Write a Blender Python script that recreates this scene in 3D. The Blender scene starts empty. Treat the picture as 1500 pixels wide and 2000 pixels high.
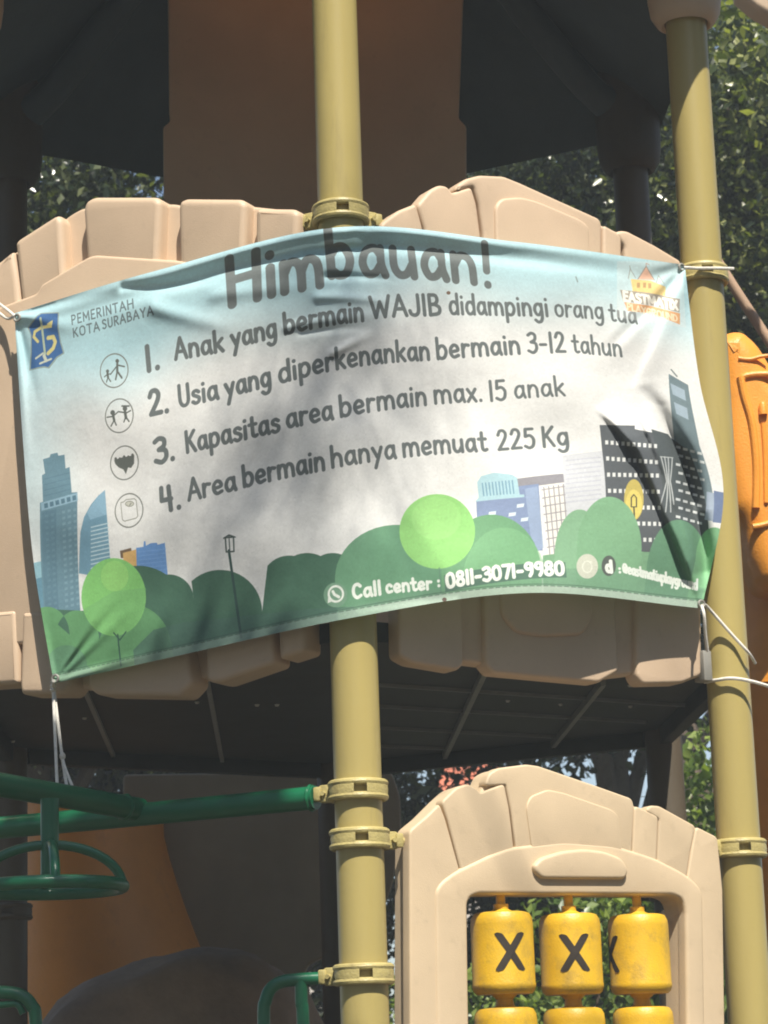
import bpy, bmesh, math, random
import numpy as np
from mathutils import Vector, Matrix, Quaternion
random.seed(7)
RNG = np.random.default_rng(11)
SC = bpy.context.scene
COL = SC.collection
R = math.radians

# ------------------------------------------------------------------ camera
EYE = Vector((0, 0, 1.3))
FOC, CX, CY = 4930.0, 750.0, 1000.0
_zc = Vector((-704, 21030, FOC)).normalized()
FWD = Vector((0, math.sqrt(1 - _zc.z ** 2), _zc.z))
_b = -_zc.x * FWD.z / FWD.y
RGT = Vector((math.sqrt(1 - _b * _b - _zc.x ** 2), _b, _zc.x))
UPV = RGT.cross(FWD)
cam = bpy.data.cameras.new('camera')
camo = bpy.data.objects.new('camera', cam)
COL.objects.link(camo)
m = Matrix((RGT, UPV, -FWD)).transposed().to_4x4()
m.translation = EYE
camo.matrix_world = m
cam.sensor_fit = 'HORIZONTAL'
cam.sensor_width = 36
cam.lens = 36 * FOC / 1500
cam.clip_end = 2000
cam.dof.use_dof = True
cam.dof.focus_distance = 6.1
cam.dof.aperture_fstop = 14.0
SC.camera = camo

# ------------------------------------------------------------------ sky, sun, exposure
SUN_AZ, SUN_EL = R(17), R(58)      # azimuth to the right of the camera's back
SUN = Vector((math.sin(SUN_AZ) * math.cos(SUN_EL), -math.cos(SUN_AZ) * math.cos(SUN_EL), math.sin(SUN_EL)))
W = bpy.data.worlds.new('World')
SC.world = W
W.use_nodes = True
nt = W.node_tree
bg = nt.nodes['Background']
sky = nt.nodes.new('ShaderNodeTexSky')
sky.sky_type = 'NISHITA'
sky.sun_disc = False
sky.sun_elevation = SUN_EL
sky.sun_rotation = math.atan2(SUN.x, SUN.y)
sky.dust_density = 0.6
nt.links.new(sky.outputs[0], bg.inputs[0])
bg.inputs[1].default_value = 0.085
ld = bpy.data.lights.new('sun', 'SUN')
ld.energy = 5.0
ld.angle = R(0.6)
ld.color = (1.0, 0.94, 0.83)
lo = bpy.data.objects.new('sun', ld)
COL.objects.link(lo)
lo.rotation_euler = SUN.to_track_quat('Z', 'Y').to_euler()
lo.location = (3, -6, 12)
SC.view_settings.view_transform = 'Standard'
SC.view_settings.look = 'None'
SC.view_settings.exposure = 0.72
SC.view_settings.gamma = 1
SC.view_settings.use_curve_mapping = False
SC.cycles.filter_width = 1.9
SC.cycles.max_bounces = 10
SC.cycles.diffuse_bounces = 5

# ------------------------------------------------------------------ helpers
def ray(px, py):
    return RGT * ((px - CX) / FOC) + UPV * ((CY - py) / FOC) + FWD

def hit(px, py, p0, n):
    """Where the line of sight through a photograph pixel meets a plane of the place."""
    d = ray(px, py)
    return EYE + d * ((Vector(p0) - EYE).dot(n) / d.dot(n))

def at(px, py, Y):
    return hit(px, py, (0, Y, 0), Vector((0, 1, 0)))

def atz(px, py, z):
    return hit(px, py, (0, 0, z), Vector((0, 0, 1)))

def worldpos(o):
    p = Vector((0, 0, 0))
    while o is not None:
        p += o.location
        o = o.parent
    return p

def thing(name, label, cat, loc=(0, 0, 0), group=None):
    o = bpy.data.objects.new(name, None)
    o.empty_display_size = 0.1
    COL.objects.link(o)
    o.location = loc
    o['label'] = label
    o['category'] = cat
    if group:
        o['group'] = group
    return o

def tag(o, label=None, cat=None, group=None, kind=None):
    for k, v in (('label', label), ('category', cat), ('group', group), ('kind', kind)):
        if v:
            o[k] = v
    return o

def obj(name, me, mat=None, parent=None, loc=None, rotz=0, label=None):
    """Link a mesh made in world coordinates (loc None) or round its own origin (loc given)."""
    o = bpy.data.objects.new(name, me)
    COL.objects.link(o)
    if mat is not None and len(me.materials) == 0:
        for mm in (mat if isinstance(mat, (list, tuple)) else [mat]):
            me.materials.append(mm)
    base = worldpos(parent) if parent else Vector((0, 0, 0))
    if loc is None:
        vs = np.empty(len(me.vertices) * 3, dtype=np.float32)
        me.vertices.foreach_get('co', vs)
        vs = vs.reshape(-1, 3)
        c = (vs.min(0) + vs.max(0)) / 2
        c[2] = vs[:, 2].min()
        vs -= c
        me.vertices.foreach_set('co', vs.ravel())
        me.update()
        o.location = Vector(c.tolist()) - base
    else:
        o.location = Vector(loc) - base
    o.rotation_euler = (0, 0, rotz)
    if parent:
        o.parent = parent
    if label:
        o['label'] = label
    return o

class MB:
    """Collects shapes into one mesh."""
    def __init__(self):
        self.v, self.f, self.mi = [], [], []

    def add(self, vs, fs, mi=0):
        k = len(self.v)
        self.v += [tuple(p) for p in vs]
        self.f += [tuple(i + k for i in f) for f in fs]
        self.mi += [mi] * len(fs)
        return self

    def mesh(self, name='mesh', smooth=35):
        me = bpy.data.meshes.new(name)
        me.from_pydata(self.v, [], self.f)
        bm = bmesh.new()
        bm.from_mesh(me)
        bmesh.ops.recalc_face_normals(bm, faces=bm.faces)
        bm.to_mesh(me)
        bm.free()
        me.polygons.foreach_set('material_index', self.mi)
        if smooth:
            me.polygons.foreach_set('use_smooth', [True] * len(me.polygons))
            me.set_sharp_from_angle(angle=R(smooth))
        return me

    def tube(self, pts, r, n=14, mi=0, caps=True):
        pts = [Vector(p) for p in pts]
        rs = r if isinstance(r, (list, tuple)) else [r] * len(pts)
        vs, fs = [], []
        t0 = (pts[1] - pts[0]).normalized()
        up = Vector((0, 0, 1)) if abs(t0.z) < 0.9 else Vector((1, 0, 0))
        a = t0.cross(up).normalized()
        for i, p in enumerate(pts):
            t = (pts[min(i + 1, len(pts) - 1)] - pts[max(i - 1, 0)]).normalized()
            a = (a - t * a.dot(t)).normalized()
            b = t.cross(a)
            for k in range(n):
                q = 2 * math.pi * k / n
                vs.append(p + (a * math.cos(q) + b * math.sin(q)) * rs[i])
        for i in range(len(pts) - 1):
            for k in range(n):
                fs.append((i * n + k, i * n + (k + 1) % n, (i + 1) * n + (k + 1) % n, (i + 1) * n + k))
        if caps:
            fs.append(tuple(range(n)))
            fs.append(tuple((len(pts) - 1) * n + k for k in range(n)))
        return self.add(vs, fs, mi)

    def lathe(self, prof, n=40, c=(0, 0, 0), a0=0.0, a1=None, mi=0):
        """Turn a closed or open (r, z) profile about the vertical through c."""
        full = a1 is None
        m_ = n if full else n + 1
        vs, fs = [], []
        for i in range(m_):
            q = a0 + ((2 * math.pi) if full else (a1 - a0)) * i / n
            for r_, z_ in prof:
                vs.append((c[0] + r_ * math.cos(q), c[1] + r_ * math.sin(q), c[2] + z_))
        k = len(prof)
        for i in range(n):
            j = (i + 1) % m_
            for a in range(k - 1):
                fs.append((i * k + a, j * k + a, j * k + a + 1, i * k + a + 1))
        if not full and prof[0] != prof[-1]:
            fs.append(tuple(range(k)))
            fs.append(tuple(n * k + a for a in range(k)))
        return self.add(vs, fs, mi)

    def box(self, c, h, ax=None, mi=0, bev=0.0):
        """A box with half sizes h along the axes ax, its edges chamfered by bev."""
        c = Vector(c)
        ax = ax or (Vector((1, 0, 0)), Vector((0, 1, 0)), Vector((0, 0, 1)))
        bm = bmesh.new()
        bmesh.ops.create_cube(bm, size=2)
        for v in bm.verts:
            v.co = Vector((v.co.x * h[0], v.co.y * h[1], v.co.z * h[2]))
        if bev:
            bmesh.ops.bevel(bm, geom=bm.edges[:], offset=bev, segments=2, affect='EDGES', profile=0.5)
        bm.verts.index_update()
        vs = [c + ax[0] * v.co.x + ax[1] * v.co.y + ax[2] * v.co.z for v in bm.verts]
        fs = [[v.index for v in f.verts] for f in bm.faces]
        bm.free()
        return self.add(vs, fs, mi)

def area2(p):
    return sum(p[i][0] * p[(i + 1) % len(p)][1] - p[(i + 1) % len(p)][0] * p[i][1] for i in range(len(p))) / 2

def rounded(pts, r, n=5):
    """Round the corners of a closed outline."""
    out = []
    N = len(pts)
    for i in range(N):
        p = Vector(pts[i]); a = Vector(pts[i - 1]); b = Vector(pts[(i + 1) % N])
        u, w = a - p, b - p
        if u.length < 1e-6 or w.length < 1e-6:
            continue
        rr = r[i] if isinstance(r, (list, tuple)) else r
        d = min(rr, u.length * 0.45, w.length * 0.45)
        if u.angle(w) > R(172) or d < 1e-4:
            out.append((p.x, p.y)); continue
        A, B = p + u.normalized() * d, p + w.normalized() * d
        for k in range(n + 1):
            t = k / n
            q = A * (1 - t) ** 2 + p * 2 * t * (1 - t) + B * t * t
            out.append((q.x, q.y))
    return out

def inset(loop, d):
    """Move every vertex of a counter-clockwise outline inwards by d (outwards for clockwise ones)."""
    n = len(loop)
    out = []
    for i in range(n):
        p = Vector(loop[i]); a = Vector(loop[i - 1]); b = Vector(loop[(i + 1) % n])
        e1, e2 = (p - a).normalized(), (b - p).normalized()
        n1, n2 = Vector((-e1.y, e1.x)), Vector((-e2.y, e2.x))
        s = n1 + n2
        l2 = max(s.length_squared, 0.7)
        q = p + s * (2 * d / l2)
        out.append((q.x, q.y))
    return out

def slab(loops, d0, d1, bev, frame, steps=4, back=True):
    """A plate with rounded front edge. loops: first the outline, then holes, in the plane's own metres;
    frame(s, d, z) turns (along, out of the plane, up) into the world."""
    bm = bmesh.new()
    fill, backfill = [], []
    for li, lp in enumerate(loops):
        if (area2(lp) > 0) != (li == 0):
            lp = lp[::-1]
        rings = [(lp, d0)] if d0 < d1 - bev else []
        for k in range(steps + 1):
            q = math.pi / 2 * k / steps
            rings.append((inset(lp, bev * (1 - math.cos(q))), d1 - bev * (1 - math.sin(q))))
        vr = [[bm.verts.new(frame(p[0], d, p[1])) for p in l2] for l2, d in rings]
        n = len(lp)
        for a, b in zip(vr[:-1], vr[1:]):
            for i in range(n):
                bm.faces.new((a[i], a[(i + 1) % n], b[(i + 1) % n], b[i]))
        top, bot = vr[-1], vr[0]
        for i in range(n):
            fill.append(bm.edges.get((top[i], top[(i + 1) % n])))
            backfill.append(bm.edges.get((bot[i], bot[(i + 1) % n])))
    bmesh.ops.triangle_fill(bm, use_beauty=True, use_dissolve=False, edges=fill)
    if back:
        bmesh.ops.triangle_fill(bm, use_beauty=True, use_dissolve=False, edges=backfill)
    bmesh.ops.recalc_face_normals(bm, faces=bm.faces)
    bm.verts.index_update()
    vs = [v.co.copy() for v in bm.verts]
    fs = [[v.index for v in f.verts] for f in bm.faces]
    bm.free()
    return vs, fs

def smooth_path(pts, n=8):
    P = [Vector(p) for p in pts]
    P = [P[0] * 2 - P[1]] + P + [P[-1] * 2 - P[-2]]
    out = []
    for i in range(1, len(P) - 2):
        for k in range(n):
            t = k / n
            out.append(0.5 * ((2 * P[i]) + (P[i + 1] - P[i - 1]) * t + (2 * P[i - 1] - 5 * P[i] + 4 * P[i + 1] - P[i + 2]) * t * t
                              + (3 * P[i] - P[i - 1] - 3 * P[i + 1] + P[i + 2]) * t ** 3))
    out.append(P[-2])
    return out

# ------------------------------------------------------------------ materials
def mat(name, col, rough=0.5, var=0.12, scale=6.0, bump=0.0, bscale=200.0, spec=0.5, dirt=None, coat=0.0, transl=0.0, metal=0.0, stretch=1.0):
    """Paint, plastic or wood: a base colour with uneven tone, optional grime patches and fine relief."""
    M = bpy.data.materials.new(name)
    M.use_nodes = True
    T = M.node_tree
    P = T.nodes['Principled BSDF']
    tc = T.nodes.new('ShaderNodeTexCoord')
    oi = T.nodes.new('ShaderNodeObjectInfo')
    mp = T.nodes.new('ShaderNodeMapping')
    mp.inputs['Scale'].default_value = (1, 1, stretch)
    ofs = T.nodes.new('ShaderNodeVectorMath'); ofs.operation = 'SCALE'
    ofs.inputs[0].default_value = (7, 11, 5)
    T.links.new(oi.outputs['Random'], ofs.inputs['Scale'])
    T.links.new(ofs.outputs[0], mp.inputs['Location'])
    T.links.new(tc.outputs['Object'], mp.inputs['Vector'])
    nz = T.nodes.new('ShaderNodeTexNoise')
    nz.inputs['Scale'].default_value = scale
    nz.inputs['Detail'].default_value = 6
    nz.inputs['Roughness'].default_value = 0.65
    T.links.new(mp.outputs[0], nz.inputs['Vector'])
    rp = T.nodes.new('ShaderNodeValToRGB')
    rp.color_ramp.elements[0].position = 0.3
    rp.color_ramp.elements[1].position = 0.7
    rp.color_ramp.elements[0].color = (*[c * (1 - var) for c in col], 1)
    rp.color_ramp.elements[1].color = (*[min(1, c * (1 + var)) for c in col], 1)
    T.links.new(nz.outputs['Fac'], rp.inputs[0])
    out = rp.outputs[0]
    if dirt:
        n2 = T.nodes.new('ShaderNodeTexNoise')
        n2.inputs['Scale'].default_value = dirt[1]
        n2.inputs['Detail'].default_value = 8
        n2.inputs['Roughness'].default_value = 0.75
        T.links.new(mp.outputs[0], n2.inputs['Vector'])
        r2 = T.nodes.new('ShaderNodeValToRGB')
        r2.color_ramp.elements[0].position = dirt[2]
        r2.color_ramp.elements[1].position = min(1, dirt[2] + 0.18)
        T.links.new(n2.outputs['Fac'], r2.inputs[0])
        ml = T.nodes.new('ShaderNodeMath'); ml.operation = 'MULTIPLY'
        ml.inputs[1].default_value = dirt[3]
        T.links.new(r2.outputs[0], ml.inputs[0])
        mx = T.nodes.new('ShaderNodeMix'); mx.data_type = 'RGBA'
        T.links.new(ml.outputs[0], mx.inputs[0])
        T.links.new(out, mx.inputs[6])
        mx.inputs[7].default_value = (*dirt[0], 1)
        out = mx.outputs[2]
    T.links.new(out, P.inputs['Base Color'])
    P.inputs['Roughness'].default_value = rough
    P.inputs['Specular IOR Level'].default_value = spec
    P.inputs['Coat Weight'].default_value = coat
    P.inputs['Metallic'].default_value = metal
    if bump:
        n3 = T.nodes.new('ShaderNodeTexNoise')
        n3.inputs['Scale'].default_value = bscale
        n3.inputs['Detail'].default_value = 3
        T.links.new(tc.outputs['Object'], n3.inputs['Vector'])
        bp = T.nodes.new('ShaderNodeBump')
        bp.inputs['Strength'].default_value = bump
        bp.inputs['Distance'].default_value = 0.01
        T.links.new(n3.outputs['Fac'], bp.inputs['Height'])
        T.links.new(bp.outputs[0], P.inputs['Normal'])
    if transl:
        tr = T.nodes.new('ShaderNodeBsdfTranslucent')
        T.links.new(out, tr.inputs['Color'])
        ms = T.nodes.new('ShaderNodeMixShader')
        ms.inputs[0].default_value = transl
        T.links.new(P.outputs[0], ms.inputs[1])
        T.links.new(tr.outputs[0], ms.inputs[2])
        T.links.new(ms.outputs[0], T.nodes['Material Output'].inputs[0])
    return M

def leaf_mat(name, dark, mid, light, rough=0.38):
    M = bpy.data.materials.new(name)
    M.use_nodes = True
    T = M.node_tree
    P = T.nodes['Principled BSDF']
    g = T.nodes.new('ShaderNodeNewGeometry')
    rp = T.nodes.new('ShaderNodeValToRGB')
    e = rp.color_ramp.elements
    e[0].position, e[0].color = 0.0, (*dark, 1)
    e[1].position, e[1].color = 1.0, (*light, 1)
    k = e.new(0.55); k.color = (*mid, 1)
    T.links.new(g.outputs['Random Per Island'], rp.inputs[0])
    T.links.new(rp.outputs[0], P.inputs['Base Color'])
    P.inputs['Roughness'].default_value = rough
    tr = T.nodes.new('ShaderNodeBsdfTranslucent')
    mx = T.nodes.new('ShaderNodeMix'); mx.data_type = 'RGBA'; mx.blend_type = 'MULTIPLY'
    mx.inputs[0].default_value = 1
    T.links.new(rp.outputs[0], mx.inputs[6])
    mx.inputs[7].default_value = (1.7, 1.9, 0.6, 1)
    T.links.new(mx.outputs[2], tr.inputs['Color'])
    ms = T.nodes.new('ShaderNodeMixShader')
    ms.inputs[0].default_value = 0.3
    T.links.new(P.outputs[0], ms.inputs[1])
    T.links.new(tr.outputs[0], ms.inputs[2])
    T.links.new(ms.outputs[0], T.nodes['Material Output'].inputs[0])
    return M

TAN = mat('tan_plastic', (0.58, 0.435, 0.305), 0.5, 0.09, 3, 0.10, 320, 0.4, ((0.36, 0.27, 0.19), 24, 0.56, 0.38))
CREAM = mat('cream_plastic', (0.60, 0.47, 0.315), 0.5, 0.08, 3, 0.10, 320, 0.4, ((0.38, 0.30, 0.20), 22, 0.56, 0.38))
OLIVE = mat('olive_paint', (0.42, 0.338, 0.122), 0.36, 0.09, 5, 0.04, 60, 0.5, ((0.25, 0.19, 0.085), 16, 0.56, 0.5), stretch=0.12)
CLAMPM = mat('olive_cast_metal', (0.46, 0.385, 0.155), 0.42, 0.10, 30, 0.18, 180, 0.5, ((0.20, 0.15, 0.08), 36, 0.54, 0.55))
YEL = mat('yellow_plastic', (0.66, 0.40, 0.022), 0.42, 0.10, 9, 0.12, 200, 0.5, ((0.30, 0.20, 0.05), 16, 0.50, 0.6))
XBLK = mat('mark_black', (0.035, 0.026, 0.018), 0.6, 0.2, 30)
ROOFM = mat('roof_dark_plastic', (0.058, 0.082, 0.098), 0.6, 0.12, 4, 0.1, 120, 0.3)  # bluish lens flare put into the dark base colour
DECKM = mat('deck_dark_coating', (0.036, 0.042, 0.042), 0.55, 0.2, 8, 0.15, 160, 0.4)  # dark coating lifted, lens flare put into the colour
RIBM = mat('deck_rib', (0.26, 0.27, 0.26), 0.5, 0.15, 10)
GLINTM = mat('glint_metal', (0.55, 0.55, 0.52), 0.35, 0.1, 40, metal=0.6)
GREEN = mat('green_paint', (0.008, 0.125, 0.055), 0.28, 0.10, 8, 0.05, 90, 0.5, ((0.05, 0.10, 0.05), 25, 0.62, 0.4))
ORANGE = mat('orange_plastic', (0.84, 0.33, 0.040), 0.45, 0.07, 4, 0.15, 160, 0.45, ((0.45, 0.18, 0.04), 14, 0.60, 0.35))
BROWNP = mat('brown_plastic', (0.40, 0.27, 0.18), 0.6, 0.10, 3, 0.15, 160, 0.3, ((0.22, 0.15, 0.10), 7, 0.55, 0.4))
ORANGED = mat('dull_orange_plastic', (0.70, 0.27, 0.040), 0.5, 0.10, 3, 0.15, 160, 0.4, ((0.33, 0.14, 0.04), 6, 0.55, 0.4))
SOCKSHADE = mat('shaded_tan_plastic', (0.075, 0.066, 0.055), 0.6, 0.12, 4, 0.1, 120, 0.3)  # back sockets, shade under the roof put into the tan
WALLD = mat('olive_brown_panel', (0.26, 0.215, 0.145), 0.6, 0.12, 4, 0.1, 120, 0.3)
ROCK = mat('brown_rock_plastic', (0.30, 0.205, 0.135), 0.75, 0.25, 5, 0.35, 30, 0.3)
CORD = mat('cord_white', (0.72, 0.69, 0.62), 0.7, 0.12, 60, 0.3, 500)
CORDD = mat('cord_black', (0.02, 0.02, 0.02), 0.6, 0.1, 60)
BARK = mat('bark', (0.13, 0.10, 0.075), 0.85, 0.3, 9, 0.8, 30, 0.2)
SHADEPOST = mat('shaded_post', (0.105, 0.085, 0.060), 0.5, 0.1, 5, 0.05, 60)  # back posts and clamps, with shade put into the colour
GREY = mat('grey_bracket', (0.30, 0.29, 0.26), 0.55, 0.12, 20, metal=0.2)
GROUND = mat('paving_sand', (0.07, 0.062, 0.05), 0.9, 0.25, 0.8, 0.4, 30, 0.2)  # darker ground, shade of the park trees put into the colour
REDROOF = mat('red_roof_tiles', (0.50, 0.15, 0.08), 0.7, 0.2, 3)
WHITEW = mat('white_plaster', (0.72, 0.66, 0.60), 0.8, 0.08, 2)
GLASS = mat('window_glass', (0.05, 0.06, 0.07), 0.1, 0.1, 2)
L_SUN = leaf_mat('leaf_yellow_green', (0.020, 0.032, 0.010), (0.075, 0.098, 0.028), (0.34, 0.35, 0.13), 0.32)  # sunlit specks and dark gaps put into the leaf tones
L_SHADE = leaf_mat('leaf_shaded_green', (0.012, 0.020, 0.009), (0.030, 0.044, 0.018), (0.16, 0.18, 0.09), 0.22)  # tree shade put into darker leaf tones
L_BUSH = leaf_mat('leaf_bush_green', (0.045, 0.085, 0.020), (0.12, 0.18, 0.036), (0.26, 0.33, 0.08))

# ------------------------------------------------------------------ ground and tower plan
g = MB().add([(-150, -150, 0), (150, -150, 0), (150, 150, 0), (-150, 150, 0)], [(0, 1, 2, 3)])
tag(obj('ground', g.mesh(smooth=0), GROUND), kind='structure')

L_HEX, YAW = 1.165, R(-2.7)
V0 = Vector((-0.0837, 5.992, 0))
CEN = V0 + Vector((math.sin(YAW), math.cos(YAW), 0)) * L_HEX
VX = [CEN + Vector((math.sin(YAW + math.pi - k * math.pi / 3), math.cos(YAW + math.pi - k * math.pi / 3), 0)) * L_HEX for k in range(6)]
ZUP = Vector((0, 0, 1))

class Face:
    """One side of the six-sided tower: s runs away from the near post, d out of the side, z up."""
    def __init__(self, a, b):
        self.o = Vector((a.x, a.y, 0))
        self.d = (b - a).normalized()
        n = Vector((self.d.y, -self.d.x, 0))
        self.n = n if n.dot(EYE - a) > 0 else -n
        self.len = (b - a).length

    def w(self, s, d, z):
        return self.o + self.d * s + self.n * d + ZUP * z

    def px(self, x, y, off=0.0):
        p = hit(x, y, self.o + self.n * off, self.n)
        return ((p - self.o).dot(self.d), p.z)

    def loop(self, pts, off=0.0, r=0.0, n=4):
        q = [self.px(x, y, off) for x, y in pts]
        return rounded(q, r, n) if r else q

FL, FR = Face(V0, VX[5]), Face(V0, VX[1])

tower = thing('play_tower', 'six-sided playground tower with olive posts, stone-look tan panels and dark roof behind the banner', 'play tower', CEN)

# posts with their clamps
PR = 0.057
def ring_mesh(lugs=(0.0,)):
    b = MB()
    tor = lambda z: [(0.0645 + 0.0085 * math.cos(q), z + 0.0085 * math.sin(q)) for q in [2 * math.pi * k / 10 for k in range(11)]]
    b.lathe(tor(0.0165), 48)
    b.lathe(tor(-0.0165), 48)
    web = [(0.0575, -0.02), (0.0700, -0.02), (0.0722, 0.0), (0.0700, 0.02), (0.0575, 0.02), (0.0575, -0.02)]
    for k in range(4):                       # solid stretches between the four slots
        a = R(90 * k + 18)
        b.lathe(web, 12, a0=a, a1=a + R(65))
    for la in lugs:                          # bolted ears that hold the panel or bar
        d = Vector((math.cos(la), math.sin(la), 0)); t = Vector((-d.y, d.x, 0))
        b.box(d * 0.083, (0.017, 0.013, 0.021), (d, t, ZUP), bev=0.004)
        b.box(d * 0.103, (0.010, 0.019, 0.017), (d, t, ZUP), bev=0.004)
        b.tube([d * 0.108, d * 0.135], 0.009, 10)
        b.tube([d * 0.086 - t * 0.022, d * 0.086 + t * 0.022], 0.006, 8)
    return b.mesh('clamp')

pm = MB()
pm.lathe([(0.0, 0.0), (PR, 0.0), (PR, 5.05), (0.0, 5.05)], 48)
post_me, post_shaded = pm.mesh('post'), pm.mesh('post')
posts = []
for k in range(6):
    p = obj('post', post_me if k not in (2, 3, 4) else post_shaded, OLIVE if k not in (2, 3, 4) else SHADEPOST, tower, loc=VX[k],
            label='darker post at the back of the tower, shade put into its colour' if k in (2, 3, 4) else None)
    posts.append(p)
angR = math.atan2(FR.d.y, FR.d.x)
angL = math.atan2(FL.d.y, FL.d.x)
RING_BOTH, RING_R, RING_L = ring_mesh((angR, angL)), ring_mesh((angR,)), ring_mesh((angL,))
RING_D = ring_mesh((angL,))
RING_RB = ring_mesh((angR + math.pi,))
def zat(px, py, v):
    z = 2.0
    for _ in range(20):
        q = Vector((v.x, v.y, z)) - EYE
        z += ((CY - q.dot(UPV) / q.dot(FWD) * FOC) - py) * q.dot(FWD) / FOC
    return z
for me_, py in ((RING_BOTH, 421), (RING_L, 1545), (RING_R, 1640), (RING_L, 1904)):
    obj('clamp', me_, CLAMPM, posts[0], loc=V0 + ZUP * zat(0, py, V0))
for me_, py in ((RING_RB, 540), (RING_RB, 1659)):
    obj('clamp', me_, CLAMPM, posts[1], loc=VX[1] + ZUP * zat(0, py, VX[1]))
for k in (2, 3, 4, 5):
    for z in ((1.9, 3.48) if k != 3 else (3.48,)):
        obj('clamp', RING_L if k == 5 else RING_D, CLAMPM if k == 5 else SHADEPOST, posts[k], loc=VX[k] + ZUP * z)

# ------------------------------------------------------------------ deck
ZD = 2.395                                     # underside of the deck
def hexring(r):
    return [CEN + (v - CEN).normalized() * r for v in VX]
b = MB()
lo_, hi_ = hexring(L_HEX - 0.03), hexring(L_HEX - 0.03)
vs = [(p.x, p.y, ZD) for p in lo_] + [(p.x, p.y, ZD + 0.05) for p in hi_]
b.add(vs, [tuple(range(6)), tuple(range(6, 12))] + [(i, (i + 1) % 6, 6 + (i + 1) % 6, 6 + i) for i in range(6)])
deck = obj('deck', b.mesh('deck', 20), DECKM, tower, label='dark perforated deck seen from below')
def rib(p, q, w, h):
    a, c = atz(*p, ZD), atz(*q, ZD)
    t = (c - a).normalized()
    b_ = MB()
    b_.box((a + c) / 2 - ZUP * h, ((c - a).length / 2, w, h), (t, Vector((-t.y, t.x, 0)), ZUP))
    obj('rib', b_.mesh('rib', 0), RIBM, deck)
for p, q in (((742, 1334), (1365, 1376)), ((742, 1376), (1262, 1407)), ((742, 1418), (1085, 1436)), ((742, 1454), (868, 1459))):
    rib(p, q, 0.0032, 0.005)
for p, q in (((955, 1285), (864, 1480)), ((1178, 1325), (1072, 1459))):
    rib(p, q, 0.007, 0.010)
for p, q in (((158, 1325), (228, 1488)), ((403, 1315), (436, 1494))):
    rib(p, q, 0.006, 0.006)
bb = MB()
bb.lathe([(0, -0.006), (0.005, -0.005), (0.007, 0.0), (0, 0)], 8)
glint_me = bb.mesh('hole_glint')  # pale studs standing in for light through the deck's holes
for x, y in ((385, 1371), (502, 1376), (541, 1376), (165, 1402), (25, 1447), (26, 1470), (1230, 1338), (1095, 1375), (1231, 1379), (992, 1368),
             (170, 1470), (255, 1474), (332, 1481), (547, 1490)):
    obj('hole_glint', glint_me, GLINTM, deck, loc=atz(x, y, ZD))
# rim beam under the deck's edge
for i in (1, 2, 3, 4):
    a, c = VX[i], VX[(i + 1) % 6]
    t = (c - a).normalized()
    b_ = MB().box((a + c) / 2 + ZUP * (ZD + 0.0), ((c - a).length / 2 - 0.06, 0.02, 0.045), (t, Vector((-t.y, t.x, 0)), ZUP), bev=0.005)
    obj('rim_beam', b_.mesh('rim_beam'), DECKM, deck)

# ------------------------------------------------------------------ stone-look panels
def stone(parent, face, pts, d0, d1, r=0.012, bev=0.014, mat_=TAN, name='stone', grow=0.0):
    lp = face.loop(pts, d1, r)
    if grow:
        lp = inset(lp if area2(lp) > 0 else lp[::-1], -grow)
    vs, fs = slab([lp], d0, d1, bev, face.w)
    return obj(name, MB().add(vs, fs).mesh(name, 40), mat_, parent)

def ridge(face, pts, off, r, lift=0.0):
    P = [face.w(*(lambda q: (q[0], off + lift, q[1]))(face.px(x, y, off))) for x, y in pts]
    return smooth_path(P, 6), r

# upper right panel
core = [(752, 455), (835, 415), (868, 385), (925, 372), (1000, 360), (1170, 440), (1230, 465), (1325, 520), (1362, 700), (1368, 1310),
        (1240, 1318), (1180, 1325), (965, 1302), (915, 1296), (790, 1285), (770, 800)]
vs, fs = slab([FR.loop(core, 0.0, 0.02)], -0.035, 0.010, 0.012, FR.w)
panR = obj('barrier_panel', MB().add(vs, fs).mesh('barrier_panel', 40), TAN, tower, label='tan stone-look panel on the right behind the banner')
for pts in (
    [(746, 437), (780, 412), (813, 399), (826, 447), (836, 720), (760, 720)],
    [(817, 400), (842, 371), (860, 362), (875, 365), (883, 378), (921, 366), (931, 400), (938, 455), (944, 720), (842, 720), (832, 447)],
    [(890, 371), (897, 360), (912, 350), (938, 343), (985, 345), (1015, 357), (1090, 391), (1170, 427), (1175, 437), (1173, 720), (952, 720), (946, 455), (938, 400), (926, 362)],
    [(1180, 440), (1206, 454), (1214, 462), (1212, 720), (1178, 720)],
    [(1203, 456), (1213, 451), (1226, 452), (1280, 480), (1330, 510), (1345, 740), (1225, 740), (1222, 480)],
    [(752, 745), (960, 730), (968, 1000), (775, 1000)],
    [(968, 730), (1180, 730), (1190, 1000), (976, 1000)],
    [(1188, 740), (1350, 750), (1362, 1000), (1198, 1000)],
    [(778, 1010), (900, 1010), (905, 1297), (893, 1308), (806, 1293), (783, 1280)],
    [(946, 1010), (1195, 1010), (1208, 1310), (1170, 1332), (966, 1313), (952, 1296)],
    [(1245, 1010), (1364, 1010), (1370, 1318), (1332, 1333), (1256, 1335), (1246, 1320)],
):
    stone(panR, FR, pts, -0.02, 0.030, 0.010, 0.010, grow=0.0025)
stone(panR, FR, [(974, 700), (968, 402), (980, 387), (1018, 384), (1050, 392), (1135, 428), (1152, 442), (1158, 700)], 0.02, 0.038, 0.02, 0.008, name='raised_plate')
stone(panR, FR, [(980, 1200), (1010, 1236), (1060, 1243), (1140, 1240), (1160, 1205), (1160, 1050), (980, 1050)], 0.02, 0.040, 0.02, 0.01, name='raised_plate')
bk = MB()
q0 = FR.px(1382, 1300, 0.03)
bk.box(FR.w(q0[0], 0.01, q0[1]), (0.014, 0.022, 0.040), (FR.d, FR.n, ZUP), bev=0.003)
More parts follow.
